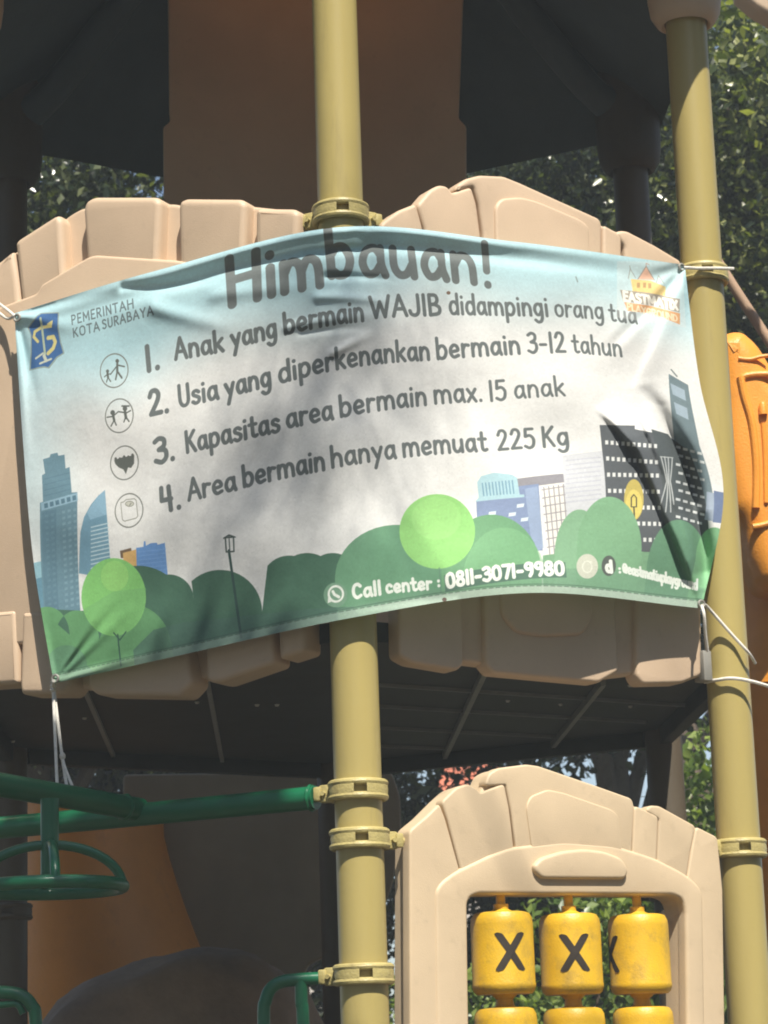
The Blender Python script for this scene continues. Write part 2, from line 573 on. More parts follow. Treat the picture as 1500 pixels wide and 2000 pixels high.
obj('bracket', bk.mesh('bracket'), GREY, panR)

# upper left panel
coreL = [(-60, 560), (0, 520), (30, 490), (110, 440), (135, 419), (160, 405), (337, 397), (354, 400), (492, 402), (588, 412), (596, 700), (592, 1262),
         (530, 1290), (400, 1325), (180, 1345), (25, 1340), (-60, 1340)]
vs, fs = slab([FL.loop(coreL, 0.0, 0.015)], -0.05, 0.0, 0.012, FL.w)
panL = obj('barrier_panel', MB().add(vs, fs).mesh('barrier_panel', 40), TAN, tower, label='tan block-topped panel on the left behind the banner')
for pts in (
    [(-70, 590), (-70, 552), (0, 507), (24, 487), (34, 545), (45, 640), (-70, 700)],
    [(27, 475), (34, 466), (104, 421), (113, 419), (119, 430), (131, 640), (47, 660)],
    [(160, 408), (166, 391), (182, 383), (304, 383), (313, 393), (303, 620), (176, 640)],
    [(346, 402), (350, 391), (362, 386), (470, 387), (480, 397), (472, 600), (350, 620)],
    [(497, 412), (504, 405), (573, 406), (583, 415), (578, 580), (494, 600)],
):
    stone(panL, FL, pts, -0.02, 0.042, 0.014, 0.018)
stone(panL, FL, [(71, 572), (79, 555), (171, 501), (186, 497), (340, 507), (588, 540), (592, 1190), (-60, 1270), (-60, 620)], -0.01, 0.047, 0.012, 0.010, name='raised_plate')
for pts in (
    [(-70, 1200), (30, 1190), (36, 1335), (-70, 1342)],
    [(42, 1195), (128, 1190), (140, 1338), (126, 1356), (40, 1356), (37, 1340)],
    [(176, 1200), (352, 1190), (374, 1334), (350, 1360), (187, 1357), (170, 1342)],
    [(398, 1180), (528, 1170), (534, 1296), (424, 1334), (402, 1330)],
    [(540, 1170), (592, 1160), (594, 1272), (544, 1288)],
):
    stone(panL, FL, pts, -0.03, 0.052, 0.012, 0.014)

# ------------------------------------------------------------------ tic-tac-toe panel below
D_T = 0.035
outT = [(775, 1626), (802, 1618), (835, 1595), (868, 1562), (893, 1539), (915, 1532), (928, 1540), (936, 1551), (948, 1530), (956, 1511), (975, 1501), (1030, 1494), (1052, 1497),
        (1160, 1534), (1234, 1560), (1239, 1573), (1262, 1582), (1272, 1574), (1288, 1575), (1360, 1615), (1403, 1637), (1411, 1740), (1424, 2450), (800, 2450)]
outT = [(802, 1622)] + outT[2:]
hole = [(914, 1765), (920, 1752), (936, 1746), (1316, 1748), (1333, 1756), (1340, 1778), (1347, 2330), (922, 2325)]
hl = FR.loop(hole, D_T, 0.03, 6)
vs, fs = slab([FR.loop(outT, 0.018, 0.02), hl], -0.05, 0.018, 0.012, FR.w)
ttt = obj('tic_tac_toe_panel', MB().add(vs, fs).mesh('tic_tac_toe_panel', 40), CREAM, tower, label='tan panel with yellow turning cylinders below the deck')
arch = [(858, 2430), (851, 1738), (864, 1720), (890, 1701), (955, 1670), (1000, 1654), (1100, 1642), (1200, 1650), (1280, 1675), (1340, 1706), (1374, 1736), (1385, 2430)]
vs, fs = slab([FR.loop(arch, D_T, 0.03, 5), hl], 0.0, D_T, 0.010, FR.w)
obj('arched_surround', MB().add(vs, fs).mesh('arched_surround', 40), CREAM, ttt)
for pts in (
    [(803, 1624), (836, 1596), (858, 1574), (868, 1600), (896, 1700), (880, 1740), (880, 2440), (806, 2440)],
    [(866, 1567), (893, 1541), (915, 1534), (928, 1542), (938, 1552), (984, 1534), (993, 1580), (1003, 1667), (955, 1683), (905, 1708), (877, 1600)],
    [(950, 1532), (958, 1513), (975, 1503), (1030, 1496), (1052, 1499), (1160, 1536), (1233, 1562), (1237, 1575), (1231, 1675), (1100, 1658), (1012, 1668), (1001, 1580), (990, 1530)],
    [(1242, 1577), (1258, 1584), (1284, 1596), (1280, 1690), (1238, 1675)],
    [(1264, 1583), (1272, 1576), (1288, 1577), (1357, 1615), (1347, 1660), (1338, 1722), (1286, 1692), (1290, 1598)],
    [(1362, 1618), (1400, 1637), (1410, 1738), (1420, 2440), (1360, 2440), (1360, 1745), (1344, 1722), (1354, 1660)],
):
    stone(ttt, FR, pts, 0.0, 0.030, 0.008, 0.006, CREAM, grow=0.0042)
stone(ttt, FR, [(1040, 1662), (1028, 1575), (1037, 1555), (1070, 1542), (1100, 1548), (1195, 1581), (1208, 1592), (1216, 1664)], 0.02, 0.0340, 0.012, 0.004, mat_=CREAM, name='raised_plate')
stone(ttt, FR, [(1044, 1690), (1058, 1675), (1100, 1662), (1140, 1658), (1180, 1662), (1217, 1676), (1230, 1701), (1222, 1717), (1060, 1716), (1046, 1702)], 0.03, 0.049, 0.018, 0.009, mat_=CREAM, name='raised_plate')

# nine turning cylinders on rods
def spinner_mesh(r, h, mark=True):
    b_ = MB()
    prof = [(0, 0), (r * 0.86, 0), (r * 0.95, 0.006), (r, 0.017), (r, 0.024), (r * 0.985, 0.027), (r * 0.985, h - 0.030), (r * 0.96, h - 0.014), (r * 0.88, h - 0.003), (r * 0.75, h), (0, h)]
    b_.lathe(prof, 56)
    b_.lathe([(0, -0.030), (r * 0.30, -0.030), (r * 0.26, -0.012), (r * 0.42, 0.0)], 24)
    b_.lathe([(r * 0.42, h), (r * 0.24, h + 0.008), (r * 0.24, h + 0.020), (0, h + 0.020)], 24)
    if mark:                                # two crossed bars let into the skin, on opposite sides X and O
        for sgn in (-1, 1):
            n_ = 40
            vs_, fs_ = [], []
            for i in range(n_ + 1):
                t = i / n_ * 2 - 1
                for e in (-1, 1):
                    a = sgn * t * 0.40 + e * 0.135 * math.sqrt(max(0.0, 1 - max(0.0, (abs(t) - 0.86) / 0.14) ** 2))
                    z = h * 0.50 + t * h * 0.235 - e * sgn * 0.006 * 0 
                    a_ = a - math.pi / 2
                    rr = r * 0.985 + 0.0012 + 0.0003 * sgn
                    vs_.append((rr * math.cos(a_), rr * math.sin(a_), z))
            for i in range(n_):
                fs_.append((2 * i, 2 * i + 1, 2 * i + 3, 2 * i + 2))
            b_.add(vs_, fs_, 1)
    return b_.mesh('spinner', 40)

cs = [FR.px(x, y, -0.005) for x, y in ((982, 1862), (1115, 1864), (1249, 1864))]
pitch = abs(FR.px(1115, 1864, -0.005)[1] - FR.px(1117, 2049, -0.005)[1])
rad = 0.0775
SPH = 0.196
sp_me = spinner_mesh(rad, SPH)
nrm = math.atan2(FR.n.y, FR.n.x) + math.pi / 2
toe = math.atan2(EYE.y - cs[0][1], 0)
for ci, (s, z) in enumerate(cs):
    for ri in range(3):
        pos = FR.w(s, -0.005, z - SPH / 2 - ri * pitch)
        v = Vector((EYE.x - pos.x, EYE.y - pos.y))
        face_cam = math.atan2(v.y, v.x) + math.pi / 2
        turn = {0: 0.25, 1: 0.13, 2: -1.22}[ci] if ri == 0 else (2.2 + ci * 0.9 + ri)
        o = obj('spinner', sp_me, [YEL, XBLK], ttt, loc=pos, rotz=face_cam + turn)
    p = FR.w(s, -0.005, 0)
    zt, zb = FR.px(1100, 1746, -0.005)[1] + 0.01, FR.px(1100, 2335, -0.005)[1] - 0.01
    obj('rod', MB().tube([(p.x, p.y, zb), (p.x, p.y, zt)], 0.0115, 12).mesh('rod'), YEL, ttt)

# ------------------------------------------------------------------ roof
ZE = 4.40
roof_b = MB()
def roof_ring(r, z):
    return [CEN + (v - CEN).normalized() * r + ZUP * z for v in VX]
eo, ei = roof_ring(L_HEX + 0.13, ZE), roof_ring(L_HEX + 0.02, ZE + 0.02)
mid = roof_ring(0.55, ZE + 0.52)
apx = CEN + ZUP * (ZE + 0.95)
eo2, mid2, apx2 = [p + ZUP * 0.06 for p in eo], [p + ZUP * 0.07 for p in mid], apx + ZUP * 0.08
vs = eo + mid + eo2 + mid2
fs = []
for i in range(6):
    j = (i + 1) % 6
    fs += [(i, j, 6 + j, 6 + i), (12 + i, 12 + j, 18 + j, 18 + i), (i, j, 12 + j, 12 + i), (6 + i, 6 + j, 18 + j, 18 + i)]
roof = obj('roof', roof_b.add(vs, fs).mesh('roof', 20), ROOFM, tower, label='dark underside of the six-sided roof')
DOMEM = mat('orange_translucent_plastic', (0.75, 0.36, 0.12), 0.4, 0.05, 4, transl=0.16)
cp = MB().lathe([(0.60, ZE + 0.59), (0.58, ZE + 0.63), (0.45, ZE + 0.80), (0.25, ZE + 0.90), (0.0, ZE + 0.94)], 36, (CEN.x, CEN.y, 0))
obj('added_glow_dome', cp.mesh('added_glow_dome'), DOMEM, roof)  # unseen dome added to throw orange light on the back panel
for i in range(6):                           # tan corner sockets that slip over the posts, running up into ribs
    d = (CEN - VX[i]).normalized()
    sb = MB()
    zb = zat(0, 52, VX[1]) if i != 2 else zat(0, 338, VX[2])
    prof = [(PR + 0.001, 0.030), (PR + 0.004, 0.006), (PR + 0.012, 0.0), (0.082, 0.008), (0.098, 0.035), (0.104, 0.08), (0.108, 0.34), (PR + 0.001, 0.34)]
    sb.lathe(prof, 40, (VX[i].x, VX[i].y, zb))
    obj('roof_socket', sb.mesh('roof_socket', 40), TAN if i in (0, 1, 5) else SOCKSHADE, roof)
    rb = MB()
    P = [VX[i] + ZUP * (zb + 0.30), VX[i] + d * 0.12 + ZUP * (ZE + 0.08), VX[i] + d * 0.45 + ZUP * (ZE + 0.36), CEN - d * 0.45 + ZUP * (ZE + 0.54)]
    rb.tube(smooth_path(P, 6), [0.06] * 6 + [0.05] * 6 + [0.04] * 7, 14)
    obj('rib', rb.mesh('rib'), ROOFM, roof)
hf = Vector((math.sin(R(17)), -math.cos(R(17)), 0)); hr = Vector((math.cos(R(17)), math.sin(R(17)), 0))
vs, fs = slab([rounded([(-0.22, -0.02), (0.20, -0.02), (0.20, 0.136), (-0.22, 0.50)], 0.02)], 0.0, 0.06, 0.02, lambda s, d, z: VX[1] + hr * s + hf * z + ZUP * (ZE + 0.06 + d))  # unseen plate added to shade the top of the right post
hb = MB().add(vs, fs)
obj('added_shade_plate', hb.mesh('added_shade_plate', 40), TAN, roof)
# lobe of the tan eave beside the right-hand socket
lob = [at(1432, -60, 7.7), at(1432, 8, 7.7), at(1470, 40, 7.7), at(1500, 56, 7.7), at(1560, 70, 7.7), at(1600, 40, 7.7), at(1600, -60, 7.7)]
lp = rounded([(p.x, p.z) for p in lob], 0.01)
vs, fs = slab([lp], 0, 0.10, 0.02, lambda s, d, z: Vector((s, 7.7 - d, z)))
obj('eave_lobe', MB().add(vs, fs).mesh('eave_lobe'), TAN, roof)

# back wall of the tower, facing the banner's back
YB = 7.40
bp_ = [(322, -520), (330, 222), (332, 236), (318, 248), (322, 700), (350, 1240), (900, 1240), (912, 700), (911, 246), (896, 230), (905, 0), (905, -520)]
lp = rounded([(lambda p: (p.x, p.z))(at(x, y, YB)) for x, y in bp_], 0.008, 3)
vs, fs = slab([lp], -0.04, 0.0, 0.008, lambda s, d, z: Vector((s, YB - d, z)))
obj('back_panel', MB().add(vs, fs).mesh('back_panel', 30), TAN, tower, label='brown back panel in the shade under the roof')

# ------------------------------------------------------------------ banner
NU, NV = (0, .25, .49, .75, 1.0), (0, .33, .67, 1.0)
CTRL = np.array([
    [(28, 612), (300, 530), (660, 444), (1005, 472), (1337, 517)],
    [(44, 850), (318, 776), (668, 695), (1018, 700), (1366, 742)],
    [(65, 1092), (337, 1028), (678, 950), (1027, 930), (1413, 962)],
    [(105, 1335), (355, 1279), (690, 1206), (1035, 1158), (1371, 1188)]], float)

def lagr(nodes, t):
    """Piecewise cubic Hermite weights of the nodes at t."""
    t = np.asarray(t, float)
    n = len(nodes)
    W_ = np.zeros(t.shape + (n,))
    k = np.clip(np.searchsorted(nodes, t, side='right') - 1, 0, n - 2)
    nd = np.array(nodes)
    h = nd[k + 1] - nd[k]
    x = (t - nd[k]) / h
    h00, h10, h01, h11 = 2 * x**3 - 3 * x**2 + 1, x**3 - 2 * x**2 + x, -2 * x**3 + 3 * x**2, x**3 - x**2
    idx = np.arange(t.size)
    Wf, kf = W_.reshape(-1, n), k.ravel()
    def addw(j, w):
        Wf[idx, j] += w.ravel()
    addw(kf, h00); addw(kf + 1, h01)
    for side, hh in ((0, h10), (1, h11)):
        j = kf + side
        a, c = np.maximum(j - 1, 0), np.minimum(j + 1, n - 1)
        sc = h.ravel() / (nd[c] - nd[a])
        Wf[idx, c] += hh.ravel() * sc
        Wf[idx, a] -= hh.ravel() * sc
    return W_

def uv_px(u, v):
    wu, wv = lagr(NU, u), lagr(NV, v)
    return np.einsum('...i,...j,ijk->...k', wv, wu, CTRL)

_gu, _gv = np.meshgrid(np.linspace(0, 1, 121), np.linspace(0, 1, 81))
_gp = uv_px(_gu, _gv)

def px_uv(pts):
    """Where on the flat print a point seen in the photograph lies."""
    pts = np.atleast_2d(np.array(pts, float))
    d = ((_gp[None] - pts[:, None, None, :]) ** 2).sum(-1).reshape(len(pts), -1)
    i = d.argmin(1)
    u, v = _gu.ravel()[i].copy(), _gv.ravel()[i].copy()
    for _ in range(6):
        f = uv_px(np.clip(u, 0, 1), np.clip(v, 0, 1)) - pts
        e = 1e-3
        uu, vv = np.clip(u, 0, 1 - e), np.clip(v, 0, 1 - e)
        b0 = uv_px(uu, vv)
        J = np.stack([(uv_px(uu + e, vv) - b0) / e, (uv_px(uu, vv + e) - b0) / e], -1)
        # linear continuation outside the sheet
        f = b0 + J[..., 0] * (u - uu)[:, None] + J[..., 1] * (v - vv)[:, None] - pts
        s = np.linalg.solve(J, f[..., None])[..., 0]
        u -= s[:, 0]; v -= s[:, 1]
    return np.stack([u, v], -1)

# the print: drawn as strokes and filled outlines on a flat sheet
TW, TH = 2200, 1180
IMG = np.ones((TH, TW, 3), np.float32)
yy, xx = np.mgrid[0:TH, 0:TW].astype(np.float32)
vv, uu = yy / TH, xx / TW
def mixin(a, col):
    IMG[...] = IMG * (1 - a[..., None]) + np.array(col, np.float32) * a[..., None]
IMG[...] = np.array((0.935, 0.935, 0.925), np.float32)
sm = lambda a, b, x: np.clip((x - a) / (b - a), 0, 1) ** 2 * (3 - 2 * np.clip((x - a) / (b - a), 0, 1))
wob = 0.03 * np.sin(uu * 9 + 1) + 0.02 * np.sin(uu * 23)
mixin((1 - sm(0.06, 0.30, vv + wob - 0.10 * np.exp(-((uu - 0.12) / 0.15) ** 2))) * 0.95, (0.66, 0.825, 0.865))
mixin((1 - sm(0.0, 0.14, uu)) * (1 - sm(0.4, 0.8, vv)) * 0.5, (0.66, 0.82, 0.86))

def tex(pts):
    q = px_uv(pts)
    return q * np.array([TW, TH])

def poly(pts, col, alpha=1.0, intex=False):
    P = np.array(pts, float) if intex else tex(pts)
    x0, y0 = np.maximum(np.floor(P.min(0)).astype(int) - 1, 0)
    x1, y1 = np.minimum(np.ceil(P.max(0)).astype(int) + 2, [TW, TH])
    if x1 <= x0 or y1 <= y0:
        return
    acc = np.zeros((y1 - y0, x1 - x0), np.float32)
    for oy in (0.25, 0.75):
        for k in range(y1 - y0):
            yv = y0 + k + oy
            a, c = P, np.roll(P, -1, 0)
            cr = (a[:, 1] <= yv) != (c[:, 1] <= yv)
            if not cr.any():
                continue
            a, c = a[cr], c[cr]
            xs = np.sort(a[:, 0] + (yv - a[:, 1]) / (c[:, 1] - a[:, 1]) * (c[:, 0] - a[:, 0]))
            for s, e in zip(xs[0::2], xs[1::2]):
                xr = np.arange(x1 - x0)
                acc[k] += np.clip(np.minimum(e - x0, xr + 1) - np.maximum(s - x0, xr), 0, 1) * 0.5
    acc = np.clip(acc, 0, 1)[..., None] * alpha
    IMG[y0:y1, x0:x1] = IMG[y0:y1, x0:x1] * (1 - acc) + np.array(col, np.float32) * acc

def ell(cx, cy, rx, ry, col, alpha=1.0, rot=0.0):
    q = np.linspace(0, 2 * np.pi, 49)[:-1]
    x, y = rx * np.cos(q), ry * np.sin(q)
    poly(np.stack([cx + x * math.cos(rot) - y * math.sin(rot), cy + x * math.sin(rot) + y * math.cos(rot)], -1), col, alpha)

def stroke_tex(P, rad_, col, alpha=1.0):
    P = np.array(P, float)
    x0, y0 = np.maximum(np.floor(P.min(0) - rad_ - 2).astype(int), 0)
    x1, y1 = np.minimum(np.ceil(P.max(0) + rad_ + 2).astype(int), [TW, TH])
    if x1 <= x0 or y1 <= y0:
        return
    gx, gy = xx[y0:y1, x0:x1] + 0.5, yy[y0:y1, x0:x1] + 0.5
    best = np.full(gx.shape, 1e9, np.float32)
    for a, c in zip(P[:-1], P[1:]):
        d = c - a
        l2 = max(d @ d, 1e-9)
        t = np.clip(((gx - a[0]) * d[0] + (gy - a[1]) * d[1]) / l2, 0, 1)
        best = np.minimum(best, np.hypot(gx - a[0] - t * d[0], gy - a[1] - t * d[1]))
    acc = np.clip(rad_ + 0.5 - best, 0, 1)[..., None] * alpha
    IMG[y0:y1, x0:x1] = IMG[y0:y1, x0:x1] * (1 - acc) + np.array(col, np.float32) * acc

def line(pts, w, col, alpha=1.0):
    """w in photograph pixels."""
    stroke_tex(tex(pts), w * 0.5 * TW / 1330, col, alpha)

def ring(cx, cy, rx, ry, w, col, rot=0.0):
    q = np.linspace(0, 2 * np.pi, 41)
    x, y = rx * np.cos(q), ry * np.sin(q)
    line(np.stack([cx + x * math.cos(rot) - y * math.sin(rot), cy + x * math.sin(rot) + y * math.cos(rot)], -1), w, col)

GL = {
 'H': (70, '8,0 8,100;8,52 61,54;60,0 62,100'), 'i': (20, '10,0 10,58;10,84 10,86'),
 'm': (90, '8,0 8,60;~8,36 20,58 36,56 43,38 44,0;~44,36 56,58 72,56 80,38 82,0'),
 'b': (58, '8,0 8,100;~8,42 24,60 42,56 51,32 42,6 24,0 8,12'),
 'a': (56, '~46,44 34,60 16,54 7,28 16,4 32,6 46,26;~46,60 46,25 53,0'),
 'u': (58, '~8,60 8,22 18,3 34,5 48,28;48,60 50,0'), 'n': (56, '8,0 8,60;~8,34 22,58 38,56 47,38 48,0'),
 '!': (20, '10,34 11,100;10,0 10,2'), '1': (22, '11,0 11,100'), '.': (18, '9,2 9,4'),
 'A': (68, '4,0 34,100 64,0;16,34 54,34'), 'k': (52, '8,0 8,100;44,60 10,26;20,34 46,0'),
 'y': (54, '6,60 27,14;48,60 16,-36'), 'g': (56, '~46,46 34,60 16,54 8,30 18,6 34,6 46,26;~47,60 48,0 40,-28 22,-34 8,-24'),
 'e': (54, '~9,28 44,34 40,54 24,60 9,44 8,20 22,2 46,8'), 'r': (42, '8,0 8,60;~8,34 20,56 38,55'),
 'W': (92, '4,100 25,0 46,74 66,0 88,100'), 'J': (52, '~44,100 45,50 42,14 28,0 10,6 4,22'), 'I': (20, '10,0 10,100'),
 'B': (58, '8,0 8,100;~8,100 36,98 44,76 34,56 10,52;~30,54 52,36 46,8 8,0'),
 'd': (58, '50,0 50,100;~50,42 36,60 16,56 7,30 16,4 34,2 50,18'), 'p': (58, '8,60 8,-36;~8,42 24,60 42,56 51,32 42,6 24,0 8,12'),
 'o': (56, '~28,60 12,52 7,30 14,8 28,0 44,8 50,30 44,52 28,60'), 't': (44, '~20,92 20,40 22,10 32,2 42,6;4,60 38,60'),
 'U': (62, '~8,100 8,30 18,4 34,0 48,10 54,34 54,100'), 's': (46, '~40,52 26,60 12,54 12,40 28,32 40,22 36,6 20,0 6,8'),
 '2': (58, '~8,78 18,98 36,98 46,80 38,52 8,4;8,4 52,4'), '3': (54, '~8,90 26,100 44,90 42,66 22,54;~22,54 46,46 48,18 30,0 6,10'),
 '-': (44, '8,40 36,40'), 'h': (56, '8,0 8,100;~8,34 22,58 38,56 47,38 48,0'), 'K': (60, '8,0 8,100;52,98 10,44;22,56 54,0'),
 'P': (56, '8,0 8,100;~8,100 40,96 48,74 36,52 8,48'), 'x': (50, '6,60 44,0;44,60 6,0'),
 '5': (54, '46,98 12,98 10,60;~10,60 32,64 48,44 44,12 26,0 6,10'), '4': (56, '10,98 8,46 46,46;40,98 42,0'),
 '0': (60, '~30,100 12,86 7,50 14,10 30,0 48,12 53,50 46,88 30,100'), '7': (54, '6,98 50,98 24,0'),
 '8': (56, '~28,54 12,70 14,92 28,100 42,92 44,70 28,54 10,36 10,10 28,0 46,10 46,36 28,54'),
 '9': (56, '~46,80 34,98 16,94 8,72 20,54 38,58 47,76;~47,92 46,30 34,0'), 'C': (62, '~54,84 38,100 18,92 8,60 12,22 30,2 54,14'),
 'c': (50, '~44,48 30,60 14,52 8,28 18,4 44,8'), 'l': (20, '10,0 10,100'), ':': (20, '10,14 10,16;10,52 10,54'),
 '@': (70, '~42,52 28,54 22,34 32,22 44,34;~46,56 46,28 60,28 62,56 46,84 20,80 6,46 16,10 50,4'),
 'M': (80, '8,0 10,100 40,30 70,100 72,0'), 'E': (52, '46,100 8,100 8,0 46,0;8,52 40,52'),
 'R': (58, '8,0 8,100;~8,100 40,96 48,74 36,52 8,48;24,48 52,0'), 'N': (64, '8,0 8,100 56,0 56,100'), 'T': (60, '4,100 56,100;30,100 30,0'),
 'O': (72, '~36,100 14,86 8,50 14,14 36,0 58,14 64,50 58,86 36,100'), 'S': (56, '~48,88 30,100 12,90 12,68 28,54 46,40 46,14 28,0 8,12'),
 'Y': (60, '4,100 30,48 56,100;30,48 30,0'), 'L': (50, '8,100 8,0 46,0'), 'G': (64, '~54,84 38,100 18,92 8,60 12,22 30,2 54,14 54,44;54,44 34,44'),
 'D': (62, '8,0 8,100;~8,100 40,92 54,50 40,8 8,0'), 'X': (56, '4,100 52,0;52,100 4,0')}

def word(txt, p0, p1, cap, wt, col, alpha=1.0, gap=9, up=None):
    """Write a word along the baseline p0-p1 (photograph pixels), capitals cap pixels high, strokes wt of that."""
    total = sum(GL[c][0] + gap for c in txt) - gap
    q = tex([p0, p1, (p0[0] + (up[0] if up else -0.09 * cap), p0[1] - cap)])
    ex, ey = (q[1] - q[0]) / total, (q[2] - q[0]) / 100.0
    r_ = wt * cap * 0.5 * TW / 1330
    x = 0.0
    for c in txt:
        w_, ss = GL[c]
        for s in ss.split(';'):
            sm_ = s.startswith('~')
            P = [tuple(float(t) for t in k.split(',')) for k in s.lstrip('~').split()]
            if sm_:
                P = [(p.x, p.y) for p in smooth_path([Vector((a, b_, 0)) for a, b_ in P], 7)]
            P = np.array([q[0] + (x + a) * ex + b_ * ey for a, b_ in P])
            stroke_tex(P, r_, col, alpha)
        x += w_ + gap

DK = (0.38, 0.41, 0.41)  # lettering grey lifted, lens flare put into the colour
# skyline on the left
BG1, BG2, BG3 = (0.38, 0.53, 0.60), (0.30, 0.45, 0.53), (0.55, 0.70, 0.78)
poly([(62, 1100), (86, 1095), (88, 1130), (64, 1135)], (0.55, 0.74, 0.80))
poly([(64, 1132), (88, 1126), (90, 1190), (70, 1195)], (0.36, 0.55, 0.64))
poly([(84, 897), (97, 893), (99, 887), (112, 884), (114, 890), (126, 888), (128, 915), (136, 912), (140, 962), (151, 961), (158, 1210), (88, 1210), (78, 982), (84, 980), (82, 928), (88, 925)], BG1)
poly([(80, 982), (151, 962), (152, 978), (81, 998)], BG3)
for k in range(6):
    poly([(86 + k * 11, 984 - k * 3.0), (93 + k * 11, 982 - k * 3.0), (94 + k * 11, 991 - k * 3.0), (87 + k * 11, 993 - k * 3.0)], BG2)
poly([(82, 1000), (110, 994), (116, 1205), (90, 1205)], BG2, 0.55)
for r_ in range(17):
    for c_ in range(6):
        x, y = 88 + c_ * 11 + r_ * 0.4, 1006 + r_ * 11.5 - c_ * 2.5
        poly([(x, y), (x + 6, y - 1.5), (x + 6, y + 3.5), (x, y + 5)], (0.52, 0.66, 0.72) if c_ > 2 else (0.40, 0.55, 0.62), 0.6)
for r_ in range(4):
    line([(86, 936 + r_ * 11), (136, 923 + r_ * 11)], 2, BG2, 0.6)
sail = [(154, 1120), (157, 1040), (164, 1010), (178, 985), (192, 968), (205, 957), (209, 1010), (216, 1100), (216, 1130)]
poly(sail, (0.42, 0.60, 0.70))
poly([(170, 1000), (192, 968), (205, 957), (208, 1005), (176, 1015)], (0.53, 0.70, 0.80))
for r_ in range(11):
    line([(178, 1030 + r_ * 8), (211 + r_ * 0.4, 1022 + r_ * 8)], 2.4, (0.74, 0.85, 0.89))
poly([(234, 1076), (256, 1070), (257, 1076), (242, 1080), (242, 1090), (236, 1090)], (0.42, 0.33, 0.24))
poly([(240, 1080), (266, 1073), (268, 1110), (242, 1112)], (0.86, 0.68, 0.40))
poly([(266, 1070), (280, 1068), (281, 1057), (284, 1057), (285, 1066), (294, 1061), (306, 1060), (308, 1064), (322, 1060), (328, 1128), (268, 1134)], (0.38, 0.58, 0.84))
for r_ in range(7):
    line([(270, 1078 + r_ * 8), (324, 1072 + r_ * 8)], 1.5, (0.50, 0.68, 0.90), 0.7)
# buildings on the right
poly([(1306, 730), (1344, 752), (1352, 800), (1366, 870), (1395, 1000), (1330, 1060), (1318, 900)], (0.42, 0.50, 0.53))
poly([(1309, 748), (1337, 762), (1340, 783), (1314, 770)], (0.62, 0.70, 0.76))
poly([(1316, 785), (1342, 797), (1345, 820), (1321, 808)], (0.62, 0.70, 0.76))
line([(1311, 722), (1322, 735)], 3, (0.45, 0.5, 0.5))
poly([(1098, 890), (1180, 880), (1184, 1000), (1104, 1040)], (0.83, 0.84, 0.86))
for r_ in range(10):
    line([(1106, 900 + r_ * 9), (1172, 893 + r_ * 9)], 3, (0.77, 0.78, 0.82))
poly([(1062, 945), (1100, 938), (1112, 1080), (1072, 1090)], (0.94, 0.93, 0.90))
poly([(1010, 935), (1100, 925), (1102, 942), (1010, 956)], (0.56, 0.55, 0.58))
for k in range(5):
    line([(1062 + k * 9.5, 952 - k * 1.5), (1074 + k * 9, 1084)], 2, (0.60, 0.58, 0.60))
for k in range(8):
    line([(1058 + k * 1.6, 957 + k * 16), (1102 + k * 1.4, 950 + k * 16)], 2, (0.60, 0.58, 0.60))
poly([(930, 978), (1010, 966), (1010, 950), (1052, 945), (1060, 1075), (935, 1090)], (0.50, 0.57, 0.72))
poly([(1025, 955), (1050, 950), (1062, 1070), (1040, 1080)], (0.62, 0.70, 0.82), 0.7)
poly([(932, 942), (940, 930), (965, 923), (1000, 927), (1010, 933), (1015, 966), (1024, 966), (1024, 971), (928, 980), (935, 972)], (0.68, 0.83, 0.87))
for k in range(10):
    line([(942 + k * 6.5, 944 - k * 0.6), (945 + k * 6.5, 968 - k * 0.5)], 2.6, (0.45, 0.62, 0.72))
for x, y in ((1010, 985), (994, 1002), (955, 1000), (1018, 1012)):
    poly([(x, y), (x + 14, y - 2), (x + 13, y + 5), (x - 1, y + 7)], (0.86, 0.92, 0.95))
DB = (0.31, 0.33, 0.35)  # dark building made paler, flare put into its grey
poly([(1171, 830), (1240, 831), (1240, 838), (1290, 848), (1300, 1070), (1225, 1090), (1184, 1000), (1176, 880)], DB)
poly([(1272, 838), (1305, 848), (1310, 855), (1345, 880), (1385, 1060), (1290, 1080)], (0.27, 0.30, 0.31))
for r_ in range(7):
    for c_ in range(10):
        x, y = 1182 + c_ * 10.6 + r_ * 1.8, 860 + r_ * 31.5 + c_ * (0.8 if r_ < 2 else 0.2)
        if x > 1288 or (r_ > 3 and c_ < 2):
            continue
        poly([(x, y), (x + 6, y), (x + 6, y + 8), (x, y + 8)], (0.90, 0.91, 0.90))
for r_ in range(9):
    for c_ in range(4):
        x, y = 1320 + c_ * 14 + (r_ % 2) * 5, 870 + r_ * 17 + c_ * 4
        poly([(x, y), (x + 9, y + 2), (x + 9, y + 7), (x, y + 5)], (0.84, 0.86, 0.86))
for a, c in (((1291, 892), (1302, 940)), ((1298, 892), (1304, 940)), ((1305, 893), (1306, 940)), ((1313, 894), (1309, 940)),
             ((1302, 940), (1290, 985)), ((1304, 940), (1300, 1000)), ((1306, 940), (1310, 1000)), ((1309, 940), (1316, 985)), ((1290, 892), (1314, 894))):
    line([a, c], 2, (0.72, 0.74, 0.74))
ell(1238, 976, 19, 40, (0.78, 0.70, 0.34))
ell(1238, 985, 16, 29, (0.88, 0.80, 0.40))
line([(1238, 990), (1239, 1105)], 2.4, (0.20, 0.22, 0.20))
line([(1233, 972), (1238, 966), (1243, 972), (1243, 990), (1233, 990), (1233, 972)], 2, (0.25, 0.24, 0.18))
poly([(1380, 960), (1404, 965), (1404, 1020), (1376, 1015)], (0.62, 0.68, 0.76))
poly([(1394, 958), (1413, 962), (1410, 1022), (1392, 1020)], (0.40, 0.47, 0.62))
